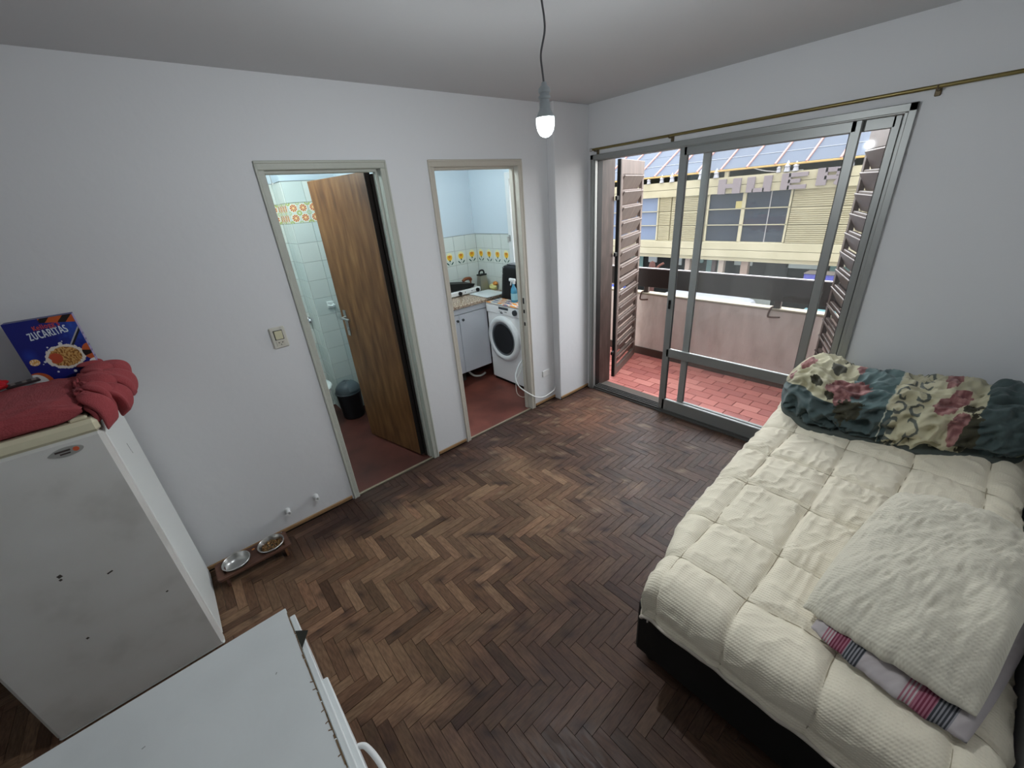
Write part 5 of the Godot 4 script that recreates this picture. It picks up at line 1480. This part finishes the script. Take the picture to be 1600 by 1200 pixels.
# ---------------------------------------------------------------- pet bowls on their stand
func small_things() -> void:
	var wd := printed(noise_tex(0.012, 171, [[0.0, Color8(74, 50, 42)], [0.5, Color8(98, 68, 56)], [1.0, Color8(118, 84, 68)]], 256, 5), 0.5)
	wd.uv1_scale = Vector3(1, 6, 1)
	var t := thing("bowl_stand", "low brown wooden stand with two holes for pet bowls, along the wall", "bowl stand", Vector3(-3.06, 0, 0.145))
	var o := PackedVector2Array()
	for c in [[1, 1], [-1, 1], [-1, -1], [1, -1]]:
		for i in 5:
			var a: float = atan2(c[1], c[0]) - PI / 4 + PI / 2 * i / 4.0
			o.append(Vector2(c[0] * 0.163 + 0.02 * cos(a), c[1] * 0.0575 + 0.02 * sin(a)))
	# board with two round holes, by booleans
	var cs := CSGCombiner3D.new()
	cs.name = "board"
	t.add_child(cs)
	var pg := CSGPolygon3D.new()
	pg.name = "plank"
	pg.polygon = o; pg.depth = 0.012
	pg.transform = Transform3D(Basis(Vector3.RIGHT, -PI / 2), Vector3(0, 0.073, 0))
	pg.material = wd
	cs.add_child(pg)
	for x in [-0.083, 0.094]:
		var cy := CSGCylinder3D.new()
		cy.name = "hole"
		cy.operation = CSGShape3D.OPERATION_SUBTRACTION
		cy.radius = 0.066; cy.height = 0.1; cy.sides = 40
		cy.position = Vector3(x, 0.078, -0.003)
		cy.material = wd
		cs.add_child(cy, true)
	for x in [-0.145, 0.15]:
		var lg := PackedVector2Array([Vector2(-0.06, 0), Vector2(-0.03, 0), Vector2(-0.02, 0.02), Vector2(0.02, 0.02), Vector2(0.03, 0), Vector2(0.068, 0), Vector2(0.072, 0.03), Vector2(0.062, 0.073), Vector2(-0.06, 0.073)])
		put("leg", MB.new().prism(lg, 0.012, Transform3D(Basis(Vector3(0, 0, 1), Vector3.UP, Vector3(-1, 0, 0)), Vector3(x + 0.006, 0, 0))), wd if x < 0 else mat(120, 84, 58, 0.55), t)
	var sc := MB.new()
	sc.rod(Vector3(0.163, 0.0835, -0.052), Vector3(0.163, 0.0865, -0.052), 0.0035)
	put("screw", sc, M.steel, t)
	var pr := [Vector2(0, 0.048), Vector2(0.04, 0.048), Vector2(0.05, 0.052), Vector2(0.058, 0.066), Vector2(0.0635, 0.0865), Vector2(0.066, 0.0905), Vector2(0.0695, 0.0895), Vector2(0.0705, 0.087), Vector2(0.068, 0.0858), Vector2(0.0655, 0.0845), Vector2(0.06, 0.064), Vector2(0.052, 0.049), Vector2(0.04, 0.045), Vector2(0, 0.045)]
	pr.reverse()
	var bowlm := MB.new().lathe(pr, Transform3D(), 48).done()
	var b1 := put("bowl", bowlm, M.steel, null, Vector3(-3.143, 0, 0.142))
	tag(b1, "empty steel pet bowl with water, nearer the refrigerator", "bowl", "pet bowls in the stand")
	b1.set_meta("label", "steel pet bowl of clear water, nearer the refrigerator")
	var b2 := put("bowl", bowlm, M.steel, null, Vector3(-2.966, 0, 0.142))
	tag(b2, "steel pet bowl full of brown kibble, farther from the refrigerator", "bowl", "pet bowls in the stand")
	var wm := mat(220, 226, 224, 0.03)
	wm.transparency = BaseMaterial3D.TRANSPARENCY_ALPHA
	wm.albedo_color.a = 0.03
	var wt := put("water", MB.new().lathe([Vector2(0.0, 0.060), Vector2(0.0535, 0.060)], Transform3D(), 40), wm, null, Vector3(-3.143, 0, 0.142))
	tag(wt, "clear water in the left steel bowl", "water")
	wt.set_meta("kind", "stuff")
	var kb := MB.new()
	rng.seed = 5
	var shades := [Color(0.28, 0.155, 0.06), Color(0.20, 0.105, 0.045), Color(0.36, 0.22, 0.09), Color(0.13, 0.07, 0.035)]
	for i in 150:
		var r := 0.05 * sqrt(rng.randf())
		var a := rng.randf() * TAU
		kb.tint = shades[rng.randi() % 4]
		var bs := Basis.from_euler(Vector3(rng.randf() * 3, rng.randf() * 6, rng.randf() * 3))
		kb.lathe([Vector2(0, -0.0028), Vector2(0.0042, -0.0022), Vector2(0.0055, 0), Vector2(0.0042, 0.0022), Vector2(0, 0.0028)], Transform3D(bs, Vector3(r * cos(a), 0.062 + 0.009 * rng.randf() + 0.006 * (1 - r / 0.05), r * sin(a))), 7)
	var km := mat(255, 255, 255, 0.8)
	km.vertex_color_use_as_albedo = true
	var ko := put("kibble", kb, km, null, Vector3(-2.966, 0, 0.142))
	tag(ko, "brown dry kibble heaped in the right steel bowl", "pet food")
	ko.set_meta("kind", "stuff")
	var kp := put("kibble_piece", MB.new().lathe([Vector2(0, 0), Vector2(0.005, 0.0005), Vector2(0.006, 0.003), Vector2(0.004, 0.0055), Vector2(0, 0.006)], Transform3D(Basis.from_scale(Vector3(1.6, 1, 1)), Vector3.ZERO), 10), mat(176, 112, 62, 0.8), null, Vector3(-3.053, 0.085, 0.12))
	tag(kp, "single piece of kibble on the stand between the two bowls", "pet food")
